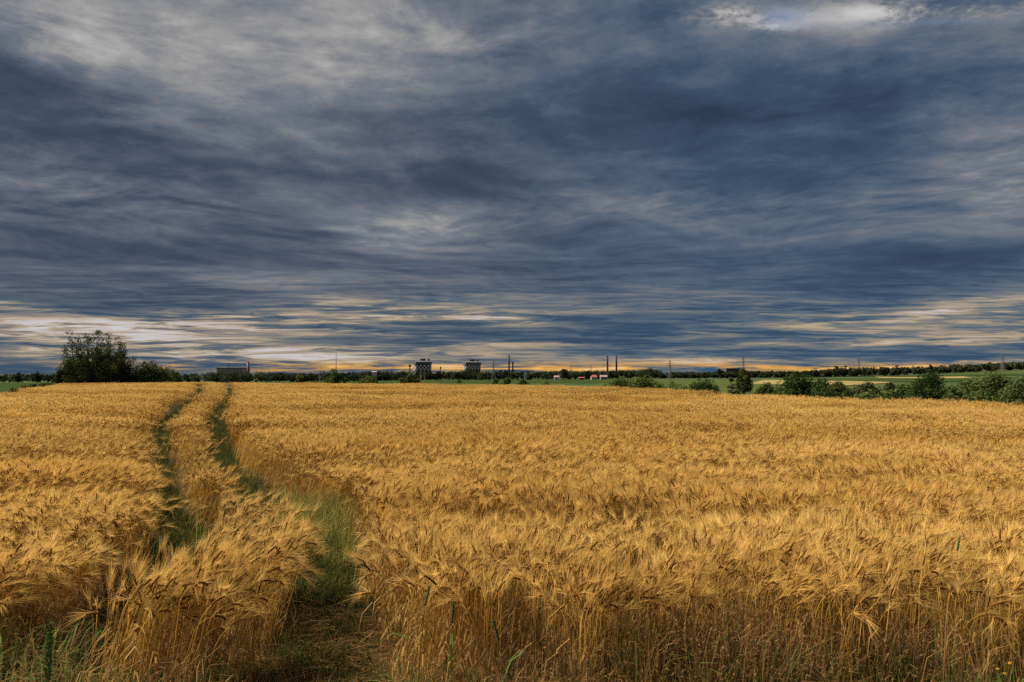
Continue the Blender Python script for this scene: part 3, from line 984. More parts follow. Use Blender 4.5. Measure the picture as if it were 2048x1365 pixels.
DARK = (0.030, 0.050, 0.017); MIDG = (0.050, 0.080, 0.022); WILLOW = (0.086, 0.108, 0.036); OLIVE = (0.075, 0.085, 0.026); GREY = (0.10, 0.115, 0.075)

def big_left_tree():
    Y, px = 103.0, 190
    x = ray(px, 750)[0] * Y; g = gz(x, Y)
    H = z_at(664, Y) - g; W = 126 / FPX * Y
    root = empty('broadleaf_tree', (x, Y, g), 'tall dark open-crowned tree with upright shoots, biggest one at the left field edge', 'tree')
    r = np.random.default_rng(5)
    t = MB(); C, Rd = [], []
    # upright shoots fanning out from low forks; each carries a spire of leaf clumps
    shoots = [(-0.46, 0.58), (-0.41, 0.76), (-0.33, 0.90), (-0.24, 0.93), (-0.15, 0.90), (-0.06, 0.95), (0.01, 0.90), (0.08, 0.98), (0.12, 1.0), (0.17, 0.96), (0.24, 0.86), (0.31, 0.82), (0.38, 0.70), (0.45, 0.60), (0.50, 0.52), (-0.28, 0.66), (-0.1, 0.70), (0.05, 0.72), (0.2, 0.66), (-0.38, 0.52), (0.36, 0.50), (0.20, 0.92), (0.27, 0.80), (0.29, 0.70), (0.34, 0.74), (0.41, 0.62)]
    t.tube([(0, 0, -0.3), (0.05, 0, 0.9), (0, 0, 1.7)], [0.34, 0.28, 0.24], 9)
    for i, (fx, fz) in enumerate(shoots):
        tip = Vector((fx * W * 1.02, r.uniform(-0.30, 0.30) * W, fz * H))
        mid = Vector((tip.x * 0.80, tip.y * 0.7, H * 0.36))
        t.tube([(0, 0, 1.4), mid * 0.6 + Vector((0, 0, 0.9)), mid, tip], [0.16, 0.11, 0.08, 0.02], 5)
        n = 9
        for k in range(n):
            f = k / (n - 1)
            c = mid.lerp(tip, f)
            side = (1 - f) * 0.9 + 0.38
            C.append((c.x + r.normal(0, 0.55 * side), c.y + r.normal(0, 0.6 * side), c.z - 0.1 + r.normal(0, 0.22)))
            Rd.append((0.42 + 0.55 * (1 - f) + 0.22 * r.random()))
    P, N, S, K = leaves_on(np.array(C), np.array(Rd), 21000, 0.130, (0.042, 0.062, 0.022), r, (0.070, 0.078, 0.024), 0.3)
    # the skirt of suckers below
    C2 = np.column_stack([r.uniform(-0.52, 0.50, 34) * W, r.uniform(-0.3, 0.3, 34) * W, r.uniform(0.1, 0.30, 34) * H]); R2 = r.uniform(0.5, 1.0, 34)
    P2, N2, S2, K2 = leaves_on(C2, R2, 5600, 0.14, (0.034, 0.046, 0.018), r, (0.060, 0.075, 0.024))
    P = np.concatenate([P, P2]); P[:, 2] = np.maximum(P[:, 2], 0.05)
    cr = bpy.data.objects.new('crown', leaf_mesh('crown', P, np.concatenate([N, N2]), np.concatenate([S, S2]), np.concatenate([K, K2])))
    scene.collection.objects.link(cr); cr.parent = root
    t.build('trunk', MAT_BARK, root, smooth=True)
big_left_tree()

G1 = 'trees and bushes at the left field edge'
tree('broadleaf_tree', 'tree', 'round-topped tree with ragged crown, second to the right of the tallest tree', 300, 722, 88, 106, 'dome', (0.045, 0.065, 0.020), OLIVE, 3400, 0.17, 21, group=G1, blobs=30, flame=0.25)
tree('broadleaf_tree', 'tree', 'lower leafy tree closing the left clump on its right end', 345, 734, 62, 110, 'dome', (0.052, 0.072, 0.022), OLIVE, 2400, 0.17, 22, group=G1, blobs=22, flame=0.2)
tree('bush', 'bush', 'low dark bush between the tallest tree and the round-topped tree', 252, 741, 50, 105, 'dome', (0.050, 0.055, 0.024), (0.075, 0.070, 0.03), 1700, 0.15, 23, group=G1)
tree('bush', 'bush', 'small dark bush under the left side of the tallest tree', 122, 737, 26, 101, 'dome', DARK, None, 900, 0.15, 24, group=G1, blobs=10)
G2 = 'low shrubs along the left rim of the barley'
for i, (px, py, w, Y, lab) in enumerate((
        (100, 764, 30, 78, 'low shrub at the left field rim, nearest to the tall tree'), (84, 766, 34, 71, 'brownish low shrub in the middle of the left field rim'),
        (66, 768, 30, 65, 'dark low shrub at the left field rim'), (48, 771, 28, 58, 'low rim shrub with light leaves beside the green crop'),
        (24, 776, 40, 52, 'flat lowest shrub at the far left rim of the barley'))):
    tree('shrub', 'shrub', lab, px, py, w, Y, 'dome', ((0.055, 0.075, 0.028), (0.085, 0.065, 0.035))[i % 2 if i != 0 else 0], (0.075, 0.085, 0.035), 1000, 0.10, 40 + i, group=G2, blobs=12, trunk_h=0.15)

G3 = 'bushes beyond the middle of the barley'
tree('bush', 'bush', 'round olive bush standing alone before the wood, left of the conical tree', 601, 748, 30, 150, 'dome', OLIVE, WILLOW, 1400, 0.22, 51, group=G3)
tree('broadleaf_tree', 'tree', 'conical leafy tree standing in front of the striped mast', 668, 736, 44, 165, 'column', MIDG, OLIVE, 2200, 0.24, 52, group=G3)
tree('bush', 'bush', 'small bush at the right foot of the conical tree', 691, 754, 16, 165, 'dome', MIDG, None, 500, 0.20, 53, group=G3, blobs=8)
tree('bush', 'bush', 'broad light green bush left of the patterned towers', 738, 747, 60, 160, 'dome', WILLOW, OLIVE, 2200, 0.22, 54, group=G3)
tree('bush', 'bush', 'pointed willow bush below the nearer patterned tower', 819, 747, 26, 165, 'column', OLIVE, WILLOW, 1100, 0.22, 55, group=G3, blobs=14)
tree('bush', 'bush', 'low bush left of the pointed willow bush', 805, 755, 18, 165, 'dome', OLIVE, None, 600, 0.20, 56, group=G3, blobs=8)
tree('bush', 'bush', 'low spreading bush right of the pointed willow bush', 834, 756, 24, 165, 'dome', WILLOW, OLIVE, 700, 0.20, 57, group=G3, blobs=8)
tree('bush', 'bush', 'small bush on the green strip below the second patterned tower', 923, 758, 26, 170, 'dome', OLIVE, WILLOW, 800, 0.20, 58, group=G3, blobs=9)
for i, (px, py, w, lab) in enumerate(((990, 756, 26, 'leftmost bush of the low thicket beside the twin slim chimneys'), (1014, 754, 34, 'tallest bush of the low thicket beside the twin slim chimneys'), (1045, 757, 40, 'wide bush on the right of the low thicket in the middle'), (1090, 760, 44, 'flat bush where the low thicket thins out towards the red-roofed house'))):
    tree('bush', 'bush', lab, px, py, w, 150, 'dome', WILLOW if i % 2 else OLIVE, MIDG, 1000, 0.20, 60 + i, group=G3, blobs=12)

G4 = 'hedgerow trees and bushes on the right'
tree('bush', 'bush', 'light green willow bush, left hump of the pair right of the house', 1243, 750, 66, 120, 'dome', WILLOW, MIDG, 2400, 0.18, 71, group=G4, blobs=26)
tree('bush', 'bush', 'light green willow bush, right hump of the pair right of the house', 1285, 748, 66, 118, 'dome', WILLOW, (0.10, 0.125, 0.042), 2400, 0.18, 72, group=G4, blobs=26)
tree('bush', 'bush', 'low pale bush filling the gap right of the willow pair', 1345, 762, 70, 112, 'dome', (0.10, 0.125, 0.045), MIDG, 1500, 0.17, 73, group=G4)
tree('bush', 'bush', 'dark round bush standing clear left of the meadow', 1402, 754, 78, 100, 'dome', DARK, MIDG, 2800, 0.17, 74, group=G4, blobs=28)
tree('bush', 'bush', 'very low bush peeping over the barley below the ivy-grown tree', 1470, 775, 34, 85, 'dome', DARK, MIDG, 700, 0.13, 75, group=G4, blobs=9)
tree('broadleaf_tree', 'tree', 'upright ivy-grown yellowish tree alone in the meadow under a pylon', 1488, 736, 34, 250, 'column', (0.085, 0.095, 0.022), (0.035, 0.05, 0.02), 1700, 0.38, 76, group=G4, blobs=22)
tree('bush', 'bush', 'grey-leaved round bush in the meadow left of the ivy-grown tree', 1462, 754, 15, 270, 'dome', GREY, None, 500, 0.30, 77, group=G4, blobs=8)
tree('bush', 'bush', 'dark ball-shaped bush at the foot of the ivy-grown tree', 1487, 762, 15, 215, 'round', (0.035, 0.04, 0.03), None, 500, 0.25, 78, group=G4, blobs=8)
tree('bush', 'bush', 'dark bush leaning on the left side of the large hedgerow tree', 1532, 764, 46, 88, 'dome', (0.038, 0.055, 0.020), MIDG, 1700, 0.15, 79, group=G4)
tree('bush', 'bush', 'light green low bush in front of the large hedgerow tree', 1563, 770, 46, 84, 'dome', WILLOW, MIDG, 1500, 0.14, 80, group=G4)
tree('broadleaf_tree', 'tree', 'large spreading dark tree of the hedgerow beside the stubble patch', 1606, 741, 112, 96, 'dome', (0.034, 0.052, 0.020), MIDG, 5200, 0.17, 81, group=G4, blobs=46)
tree('bush', 'bush', 'thin-leaved bush at the right end of the large hedgerow tree', 1676, 760, 50, 88, 'dome', (0.060, 0.080, 0.030), OLIVE, 1700, 0.15, 82, group=G4)
tree('bush', 'bush', 'reddish dark bush between the large hedgerow tree and the round one', 1735, 761, 56, 96, 'dome', (0.045, 0.048, 0.024), (0.05, 0.065, 0.022), 1900, 0.16, 83, group=G4)
tree('bush', 'bush', 'smooth light green bush in front of the reddish dark bush', 1732, 777, 64, 74, 'dome', WILLOW, (0.10, 0.12, 0.04), 1700, 0.13, 84, group=G4)
tree('bush', 'bush', 'small dark dome-shaped bush beyond the gap with stubble', 1776, 763, 34, 98, 'dome', DARK, (0.05, 0.05, 0.025), 1100, 0.15, 85, group=G4, blobs=12)
tree('bush', 'bush', 'mid green bush against the left side of the round dark tree', 1810, 764, 46, 84, 'dome', MIDG, WILLOW, 1700, 0.14, 86, group=G4)
tree('broadleaf_tree', 'tree', 'round dark dense tree of the hedgerow standing highest on the right', 1862, 738, 80, 80, 'dome', (0.028, 0.046, 0.017), (0.042, 0.062, 0.02), 5000, 0.14, 87, group=G4, blobs=40)
tree('bush', 'bush', 'light green bush at the right foot of the round dark tree', 1905, 770, 44, 66, 'dome', WILLOW, MIDG, 1500, 0.12, 88, group=G4)
tree('bush', 'bush', 'large olive willow bush, first hump of the mass at the right edge', 1945, 748, 92, 70, 'dome', (0.062, 0.088, 0.030), WILLOW, 4600, 0.13, 89, group=G4, blobs=44)
tree('bush', 'bush', 'large olive willow bush, tallest hump of the mass at the right edge', 1990, 738, 100, 66, 'dome', (0.060, 0.085, 0.028), WILLOW, 5200, 0.13, 90, group=G4, blobs=48)
tree('bush', 'bush', 'large olive willow bush cut off by the right edge of the picture', 2050, 744, 104, 60, 'dome', (0.058, 0.082, 0.028), WILLOW, 5200, 0.12, 91, group=G4, blobs=48)

tree('bush', 'bush', 'low filler bush at the right foot of the willow pair', 1322, 764, 44, 108, 'dome', MIDG, WILLOW, 900, 0.15, 92, group=G4, blobs=12)
tree('bush', 'bush', 'low dark bush under the right side of the large hedgerow tree', 1648, 772, 60, 80, 'dome', (0.036, 0.055, 0.02), MIDG, 1300, 0.14, 93, group=G4, blobs=16)
tree('bush', 'bush', 'low bush in the gap between the thin-leaved bush and the light green one', 1700, 777, 44, 78, 'dome', (0.045, 0.055, 0.022), MIDG, 1000, 0.13, 94, group=G4, blobs=12)
tree('bush', 'bush', 'low light bush under the small dark dome-shaped bush', 1782, 778, 50, 76, 'dome', (0.075, 0.10, 0.032), MIDG, 1000, 0.13, 95, group=G4, blobs=12)
tree('bush', 'bush', 'low dark bush at the left foot of the round dark tree', 1828, 776, 46, 70, 'dome', DARK, MIDG, 1000, 0.12, 96, group=G4, blobs=12)

# ---------------------------------------------------------------- the wood along the horizon: one mass
def wood(name, label, line, n, leaf, seed, col, per=120, depth=60.0):
    """LINE: (photo x, treetop y, distance). Tree after tree, crowns of leaf sprays, reading as one far mass"""
    r = np.random.default_rng(seed)
    xs = [l[0] for l in line]
    PP, NN, SS, KK = [], [], [], []
    for i in range(n):
        px = r.uniform(xs[0], xs[-1])
        Y = np.interp(px, xs, [l[2] for l in line]) + r.random() ** 1.5 * depth
        front = r.random()
        x = ray(px, 750)[0] * Y; g = gz(x, Y)
        H = (z_at(np.interp(px, xs, [l[1] for l in line]), Y) - g) * (r.uniform(0.88, 1.03) if i % 5 < 3 else r.uniform(0.5, 0.9))
        W = H * r.uniform(0.9, 1.5)
        C, Rd = blobs_crown(W, H, 11, 0.0, seed * 1000 + i, ('dome', 'round', 'column')[r.integers(3)])
        cc = np.array(col) * r.uniform(0.55, 1.35)
        if r.random() < 0.18: cc = cc * np.array((1.5, 1.35, 1.2))
        P, N, S, K = leaves_on(C, Rd, per, leaf, cc, r)
        P[:, 2] = np.maximum(P[:, 2], 0.2)
        PP.append(P + np.array((x, Y, g))); NN.append(N); SS.append(S); KK.append(K)
    o = bpy.data.objects.new(name, leaf_mesh(name, np.concatenate(PP), np.concatenate(NN), np.concatenate(SS), np.concatenate(KK)))
    scene.collection.objects.link(o)
    tag(o, label, 'wood', kind='stuff')

WCOL = (0.040, 0.055, 0.028)  # wood green with a little distance haze put in as lighter colour
wood('distant_wood', 'long dark wood on the left horizon behind the green crop field', [(-420, 744, 900), (0, 748, 900), (40, 744, 900), (90, 747, 900), (250, 746, 900), (400, 745, 900), (430, 741, 900), (500, 741, 900), (560, 744, 900)], 520, 1.25, 3, WCOL, 80)
wood('distant_wood', 'dark wood on the middle horizon around the patterned towers', [(540, 744, 905), (620, 745, 905), (700, 742, 905), (760, 740, 905), (830, 742, 905), (900, 741, 905), (1000, 740, 905), (1080, 741, 905), (1130, 739, 905), (1200, 741, 905)], 420, 1.25, 4, (0.035, 0.046, 0.026), 90)
wood('distant_wood', 'low dark wood on the horizon behind the meadow', [(1190, 741, 905), (1270, 739, 905), (1300, 736, 905), (1330, 744, 905), (1420, 743, 905), (1500, 741, 905), (1600, 742, 905), (1660, 738, 905)], 340, 1.25, 5, (0.038, 0.050, 0.026), 110)
wood('hillside_wood', 'dark wood climbing the hillside on the right', [(1620, 740, 900), (1670, 734, 900), (1720, 734, 900), (1800, 734, 900), (1850, 732, 900), (1900, 728, 900), (2048, 723, 900), (2450, 712, 900)], 420, 1.3, 6, (0.040, 0.052, 0.026), 120)

G5 = 'single trees rising above the far wood'
for i, (px, py, w, lab) in enumerate((
        (1302, 734, 44, 'big round tree rising above the wood right of the pair of tall chimneys'), (1672, 732, 16, 'ball-crowned tree on the skyline, left of a close pair where the hillside begins'),
        (1690, 731, 14, 'ball-crowned tree on the skyline, right of a close pair where the hillside begins'), (1795, 730, 13, 'small round tree on the skyline between two pylons on the right'),
        (1860, 729, 12, 'lone treetop on the hillside skyline above the round dark hedgerow tree'), (1768, 734, 22, 'broad tree on the skyline just right of the third pylon from the right'),
        (76, 743, 14, 'small tree rising above the wood at the far left'), (35, 744, 16, 'broad treetop above the wood nearest to the left edge'),
        (1128, 736, 22, 'ragged tree above the wood left of the pair of tall chimneys'), (1440, 737, 16, 'small tree beside the flat dark building on the horizon'))):
    tree('far_tree', 'tree', lab, px, py, w, 896, 'round', (0.024, 0.036, 0.016), None, 420, 0.9, 120 + i, group=G5, blobs=10)

# ================================================================ works, chimneys, masts on the horizon
M_STEEL = solid('galvanised_steel', (0.10, 0.105, 0.115), 0.6)
M_DARK = solid('dark_cladding', (0.045, 0.050, 0.060), 0.7, (0.2, (0.060, 0.062, 0.070)))
M_WHITE = solid('white_panel', (0.66, 0.54, 0.58), 0.6)
M_BLACK = solid('black_panel', (0.018, 0.016, 0.018), 0.6)
M_BRICK = solid('dark_brick', (0.050, 0.036, 0.034), 0.9, (0.3, (0.035, 0.028, 0.028)))
M_CONC = solid('weathered_concrete', (0.32, 0.22, 0.20), 0.9, (0.2, (0.26, 0.18, 0.17)))
M_VIOLET = solid('blue_grey_cladding', (0.36, 0.23, 0.25), 0.6, (0.05, (0.33, 0.21, 0.23)))
M_REDROOF = solid('red_roof', (0.36, 0.085, 0.06), 0.7, (0.5, (0.30, 0.075, 0.05)))
M_RENDER = solid('pale_render', (0.55, 0.53, 0.53), 0.8)
M_GREYWALL = solid('grey_wall', (0.22, 0.20, 0.22), 0.85, (0.4, (0.28, 0.26, 0.27)))
M_GLASS = solid('dark_window', (0.02, 0.025, 0.03), 0.2)
M_RED = solid('red_paint', (0.28, 0.05, 0.04), 0.6)

def spot(px, Y):
    x = ray(px, 750)[0] * Y
    return x, Y, gz(x, Y)

def checker_tower(px, top_py, band_py, low_py, wpx, Y, label):
    x, y, g = spot(px, Y)
    ztop, zb, zl = z_at(top_py, Y) - g, z_at(band_py, Y) - g, z_at(low_py, Y) - g
    W = wpx / FPX * Y; D = W * 0.8
    root = empty('patterned_tower', (x, y, g), label, 'tower', 'towers with a chequered band', rz=R(8))
    def octagon(w, d, c): 
        return [(-w/2 + c, -d/2), (w/2 - c, -d/2), (w/2, -d/2 + c), (w/2, d/2 - c), (w/2 - c, d/2), (-w/2 + c, d/2), (-w/2, d/2 - c), (-w/2, -d/2 + c)]
    def prism(b, pts, z0, z1, mat=0):
        n = len(pts)
        b.add([(p[0], p[1], z0) for p in pts] + [(p[0], p[1], z1) for p in pts], [(i, (i + 1) % n, n + (i + 1) % n, n + i) for i in range(n)] + [tuple(range(n, 2 * n))], mat=mat)
    b = MB(); prism(b, octagon(W * 0.985, D * 0.985, W * 0.13), 0, ztop - 1.0); b.build('body', M_DARK, root)
    # cladding squares set proud of the body: three rows right round
    c = MB(); pts = octagon(W, D, W * 0.13); rows = 3; hh = (zb - zl) / rows; s = hh * 0.95
    per = 0
    for i in range(8):
        p, q = Vector((*pts[i], 0)), Vector((*pts[(i + 1) % 8], 0)); L = (q - p).length; n = max(1, round(L / s))
        for k in range(n):
            a0, a1 = p.lerp(q, k / n), p.lerp(q, (k + 1) / n)
            for j in range(rows):
                z0, z1 = zl + j * hh, zl + (j + 1) * hh
                c.add([(a0.x, a0.y, z0), (a1.x, a1.y, z0), (a1.x, a1.y, z1), (a0.x, a0.y, z1)], [(0, 1, 2, 3)], mat=(per + k + j) % 2)
        per += n
    c.build('chequered_band', [M_WHITE, M_BLACK], root)
    cap = MB(); prism(cap, octagon(W * 1.03, D * 1.03, W * 0.13), ztop - 5.6, ztop - 1.0)
    o0, o1 = octagon(W * 1.03, D * 1.03, W * 0.13), octagon(W * 0.62, D * 0.62, W * 0.10)
    cap.add([(p[0], p[1], ztop - 1.0) for p in o0] + [(p[0], p[1], ztop + 0.6) for p in o1], [(i, (i + 1) % 8, 8 + (i + 1) % 8, 8 + i) for i in range(8)] + [tuple(range(8, 16))])
    cap.build('roof', M_STEEL, root)
    f = MB(); n = 14
    f.tube([(0, 0, ztop + 0.4), (0, 0, ztop + 1.3), (0, 0, ztop + 3.6), (0, 0, ztop + 4.0)], [W * 0.17, W * 0.165, W * 0.17, W * 0.15], n); f.build('fan_stack', M_BRICK, root)
    f = MB(); f.tube([(W * 0.34, 0, ztop - 1.0), (W * 0.34, 0, ztop + 1.6), (W * 0.34, 0, ztop + 3.0), (W * 0.34, 0, ztop + 3.5)], [W * 0.05, W * 0.05, W * 0.085, W * 0.08], 10); f.build('vent', M_BRICK, root)
checker_tower(845, 723, 730.5, 742, 35, 1100, 'left chequered tower with pale squares, behind the two-legged power pole')
checker_tower(943.5, 724, 731, 739.5, 34, 1100, 'right chequered tower with bold black and white squares')

def chimney(px, top_py, wpx, Y, mat, label, group=None, rim=None):
    x, y, g = spot(px, Y)
    h = z_at(top_py, Y) - g; w = wpx / FPX * Y / 2
    root = empty('chimney', (x, y, g), label, 'chimney', group)
    b = MB(); b.tube([(0, 0, -1), (0, 0, h * 0.3), (0, 0, h * 0.7), (0, 0, h - 1.2)], [w * 1.12, w * 1.05, w, w * 0.95], 20); b.build('shaft', mat, root, smooth=True)
    b = MB(); b.tube([(0, 0, h - 1.2), (0, 0, h)], [w * 1.06, w * 1.06], 20); b.build('rim', rim or mat, root)
chimney(496, 724, 4.6, 1000, M_CONC, 'single stout pale chimney right of the long blue-grey hall')
chimney(1018, 711, 3.4, 1050, M_BRICK, 'tallest slim dark chimney right of the chequered towers')
chimney(1025.6, 724, 3.0, 1050, M_BRICK, 'shorter slim chimney close beside the slim dark one')
chimney(1215, 712, 3.6, 1050, M_BRICK, 'left one of the pair of tall dark chimneys')
chimney(1233, 712, 3.6, 1050, M_BRICK, 'right one of the pair of tall dark chimneys')

def hall(name, label, px0, px1, top_py, Y, mat, nwin=0):
    x0, x1 = ray(px0, 750)[0] * Y, ray(px1, 750)[0] * Y
    xc = (x0 + x1) / 2; g = gz(xc, Y); h = z_at(top_py, Y) - g
    root = empty(name, (xc, Y, g), label, 'building')
    b = MB(); b.box((0, 14, h / 2 - 0.5), (x1 - x0, 28, h), mat=0); b.build('wall', mat, root)
    b = MB(); b.box((0, 14, h + 0.05), (x1 - x0 + 0.8, 28.8, 0.9)); b.build('roof', M_DARK, root)
    for k in range(nwin):
        w = MB(); w.box((-(x1 - x0) / 2 + (k + 0.5) * (x1 - x0) / nwin, -0.03, h - 3.2), ((x1 - x0) / nwin * 0.7, 0.25, 1.6)); w.build('window', M_GLASS, root)
hall('industrial_hall', 'long blue-grey flat-roofed hall behind the wood on the left', 433, 485, 736.5, 1000, M_VIOLET, 0)
hall('industrial_hall', 'dark flat building on the horizon left of the ivy-grown tree', 1453, 1482, 737.5, 1000, M_DARK, 0)

def house(name, label, px, base_w, eave_py, ridge_py, Y, wall, roof, hip=True, rz=0.0):
    x, y, g = spot(px, Y)
    he, hr = z_at(eave_py, Y) - g, z_at(ridge_py, Y) - g
    W = base_w / FPX * Y; D = W * 0.75
    root = empty(name, (x, y, g), label, 'house', rz=rz)
    b = MB(); b.box((0, 0, he / 2), (W, D, he)); b.build('wall', wall, root)
    o = 0.5; i = W * 0.22 if hip else -o
    e = [(-W/2 - o, -D/2 - o, he), (W/2 + o, -D/2 - o, he), (W/2 + o, D/2 + o, he), (-W/2 - o, D/2 + o, he), (-W/2 + i, 0, hr), (W/2 - i, 0, hr)]
    b = MB(); b.add(e, [(0, 1, 5, 4), (2, 3, 4, 5), (1, 2, 5), (3, 0, 4), (3, 2, 1, 0)])
    b.build('roof', roof, root)
    for k in (-0.28, 0.0, 0.28):
        w = MB(); w.box((k * W, -D / 2 - 0.03, he * 0.55), (W * 0.10, 0.14, he * 0.3)); w.build('window', M_GLASS, root)
house('house', 'white house with bright red hipped roof before the wood', 1188, 12, 754.3, 750.2, 840, M_RENDER, M_REDROOF)
house('barn', 'grey barn beside the white red-roofed house', 1207, 13, 754.2, 750.4, 845, M_GREYWALL, M_CONC, False)
house('shed', 'low brownish shed left of the red-roofed house', 1163, 10, 756.0, 754.6, 845, M_BRICK, M_REDROOF, False)
house('house', 'pale small house half hidden by the low thicket', 1113, 9, 754.5, 751.6, 850, M_RENDER, M_VIOLET, False)
house('house', 'tiny pale house in the wood above the low thicket', 1051, 5, 747.8, 745.6, 880, M_RENDER, M_BRICK, False)
house('house', 'blue-roofed house at the edge of the wood left of the chequered towers', 749, 8, 744.5, 742.6, 880, M_RENDER, M_VIOLET, False)

def lattice(px, top_py, base_w, Y, label, arms=3, mat=None, span=1.0, wdt=0.30, bands=None, group='lattice power pylons'):
    x, y, g = spot(px, Y)
    h = z_at(top_py, Y) - g
    root = empty('power_pylon' if arms else 'radio_mast', (x, y, g), label, 'pylon' if arms else 'mast', group, rz=R(20))
    b = MB(); W = base_w
    def wid(z):
        f = z / h
        return W * (1 - f / 0.62) + W * 0.22 * min(f / 0.62, 1) if f < 0.62 else W * 0.22 * (1 - (f - 0.62) / 0.38 * 0.8)
    zs = [h * k for k in (0, 0.16, 0.30, 0.42, 0.52, 0.62, 0.70, 0.78, 0.86, 0.94)]
    lv = []
    for i in range(len(zs) - 1):
        z0, z1 = zs[i], zs[i + 1]; a, c = wid(z0) / 2, wid(z1) / 2
        P0 = [(-a, -a, z0), (a, -a, z0), (a, a, z0), (-a, a, z0)]; P1 = [(-c, -c, z1), (c, -c, z1), (c, c, z1), (-c, c, z1)]
        for k in range(4):
            m = 0 if not bands else i % 2
            b.bar(P0[k], P1[k], wdt, mat=m); b.bar(P0[k], P1[(k + 1) % 4], wdt * 0.55, mat=m); b.bar(P0[(k + 1) % 4], P1[k], wdt * 0.55, mat=m)
    b.bar((0, 0, h * 0.93), (0, 0, h), wdt * 1.2)
    b.build('tower', bands or [mat or M_STEEL], root)
    for k in range(arms):
        z = h * (0.68 + 0.11 * k); s = (2.6, 3.6, 2.4)[k % 3] * span
        c = MB(); c.bar((-s, 0, z), (s, 0, z), wdt * 0.9); c.bar((-s, 0, z), (0, 0, z + h * 0.035), wdt * 0.5); c.bar((s, 0, z), (0, 0, z + h * 0.035), wdt * 0.5)
        c.build('crossarm', mat or M_STEEL, root)
    return root
lattice(1487, 711, 4.6, 800, 'tall lattice pylon behind the ivy-grown tree')
lattice(1340, 719, 4.2, 620, 'lattice pylon with its feet in the meadow left of the dark round bush', wdt=0.24)
lattice(987, 720, 4.4, 720, 'lattice pylon just left of the slim dark chimney', wdt=0.26)
lattice(1718, 714, 4.0, 930, 'lattice pylon on the skyline above the start of the hillside wood', wdt=0.34)
lattice(2006, 708, 4.6, 880, 'lattice pylon in front of the hillside wood at the far right', wdt=0.34)
lattice(457, 724, 3.6, 860, 'lattice pylon in front of the long blue-grey hall', wdt=0.24)
lattice(672, 704, 3.0, 1150, 'tall red and white striped mast above the conical tree', 0, None, 1.0, 0.42, [M_WHITE, M_RED], None)
lattice(1142, 727, 2.0, 1000, 'thin dark mast above the wood left of the red-roofed house', 0, M_DARK, 1.0, 0.30, None, None)
lattice(1182, 729, 2.0, 1000, 'thin dark mast above the wood over the red-roofed house', 0, M_DARK, 1.0, 0.34, None, None)

def h_pole(px0, px1, top_py, Y, label):
    x0, x1 = ray(px0, 750)[0] * Y, ray(px1, 750)[0] * Y
    xc = (x0 + x1) / 2; g = gz(xc, Y); h = z_at(top_py, Y) - g; s = (x1 - x0) / 2
    root = empty('power_pole', (xc, Y, g), label, 'power pole', 'two-legged power poles')
    for q in (-s, s):
        b = MB(); b.tube([(q, 0, -0.5), (q, 0, h)], [0.42, 0.32], 8); b.build('leg', M_CONC, root)
    b = MB(); b.bar((-s * 1.9, 0, h - 1.6), (s * 1.9, 0, h - 1.6), 0.5); b.bar((-s, 0, h - 1.6), (0, 0, h - 4.2), 0.3); b.bar((s, 0, h - 1.6), (0, 0, h - 4.2), 0.3); b.build('crossarm', M_STEEL, root)
h_pole(841.5, 850, 744, 780, 'two-legged concrete power pole in front of the left chequered tower')
h_pole(640, 647, 740, 800, 'two-legged concrete power pole left of the conical tree')

def signal_tower(px, top_py, head_py, foot_py, wpx, label):
    Y = 1000; x, y, g = spot(px, Y)
    h, z1, z0 = z_at(top_py, Y) - g, z_at(head_py, Y) - g, z_at(foot_py, Y) - g
    w = wpx / FPX * Y / 2
    root = empty('water_tower', (x, y, g), label, 'tower', 'small dark water towers')
    b = MB(); b.tube([(0, 0, -1), (0, 0, z0)], [w * 0.45, w * 0.35], 10); b.build('shaft', M_BRICK, root)
    b = MB(); b.tube([(0, 0, z0), (0, 0, z0 + (z1 - z0) * 0.3), (0, 0, z1)], [w * 0.5, w, w], 12); b.build('tank', M_DARK, root)
    b = MB(); b.tube([(0, 0, z1), (0, 0, z1 + (h - z1) * 0.35), (0, 0, h)], [w * 0.6, w * 0.28, 0.15], 10); b.build('roof', M_DARK, root)
signal_tower(819.5, 727, 730.5, 734, 6, 'small dark water tower left of the left chequered tower')
signal_tower(881, 733, 735, 738, 4, 'tiny dark water tower between the two chequered towers')

# ================================================================ plants one can point at in the foreground
def weed_plant(px, py_top, Y, label, seed):
    x = ray(px, 1200)[0] * Y
    H = z_at(py_top, Y)
    root = empty('horseweed', (x, Y, 0), label, 'weed')
    r = np.random.default_rng(seed); up = Vector((0, 0, 1))
    s = MB(); s.tube([(0, 0, 0), (0.01, 0, H * 0.5), (0.005, 0.01, H)], [0.005, 0.004, 0.002], 6, (0.07, 0.15, 0.035)); s.build('stem', MAT_WEED, root)
    b = MB(); n = 240
    for i in range(n):
        f = 0.12 + 0.88 * i / n; th = i * 2.4; d = Vector((math.cos(th), math.sin(th), 0))
        ln = (0.075 * (1 - 0.75 * f) + 0.012) * r.uniform(0.5, 1.5); o = Vector((0.006, 0, H * f))
        b.ribbon([o, o + d * ln * 0.5 + up * ln * 0.45, o + d * ln + up * ln * 0.35], [0.002, 0.0055, 0], d.cross(up), tuple(np.array((0.060, 0.105, 0.032)) * r.uniform(0.5, 1.4)))
    b.build('leaves', MAT_WEED, root)
weed_plant(99, 1246, 3.3, 'tall bright green horseweed spike in the verge at bottom left', 3)

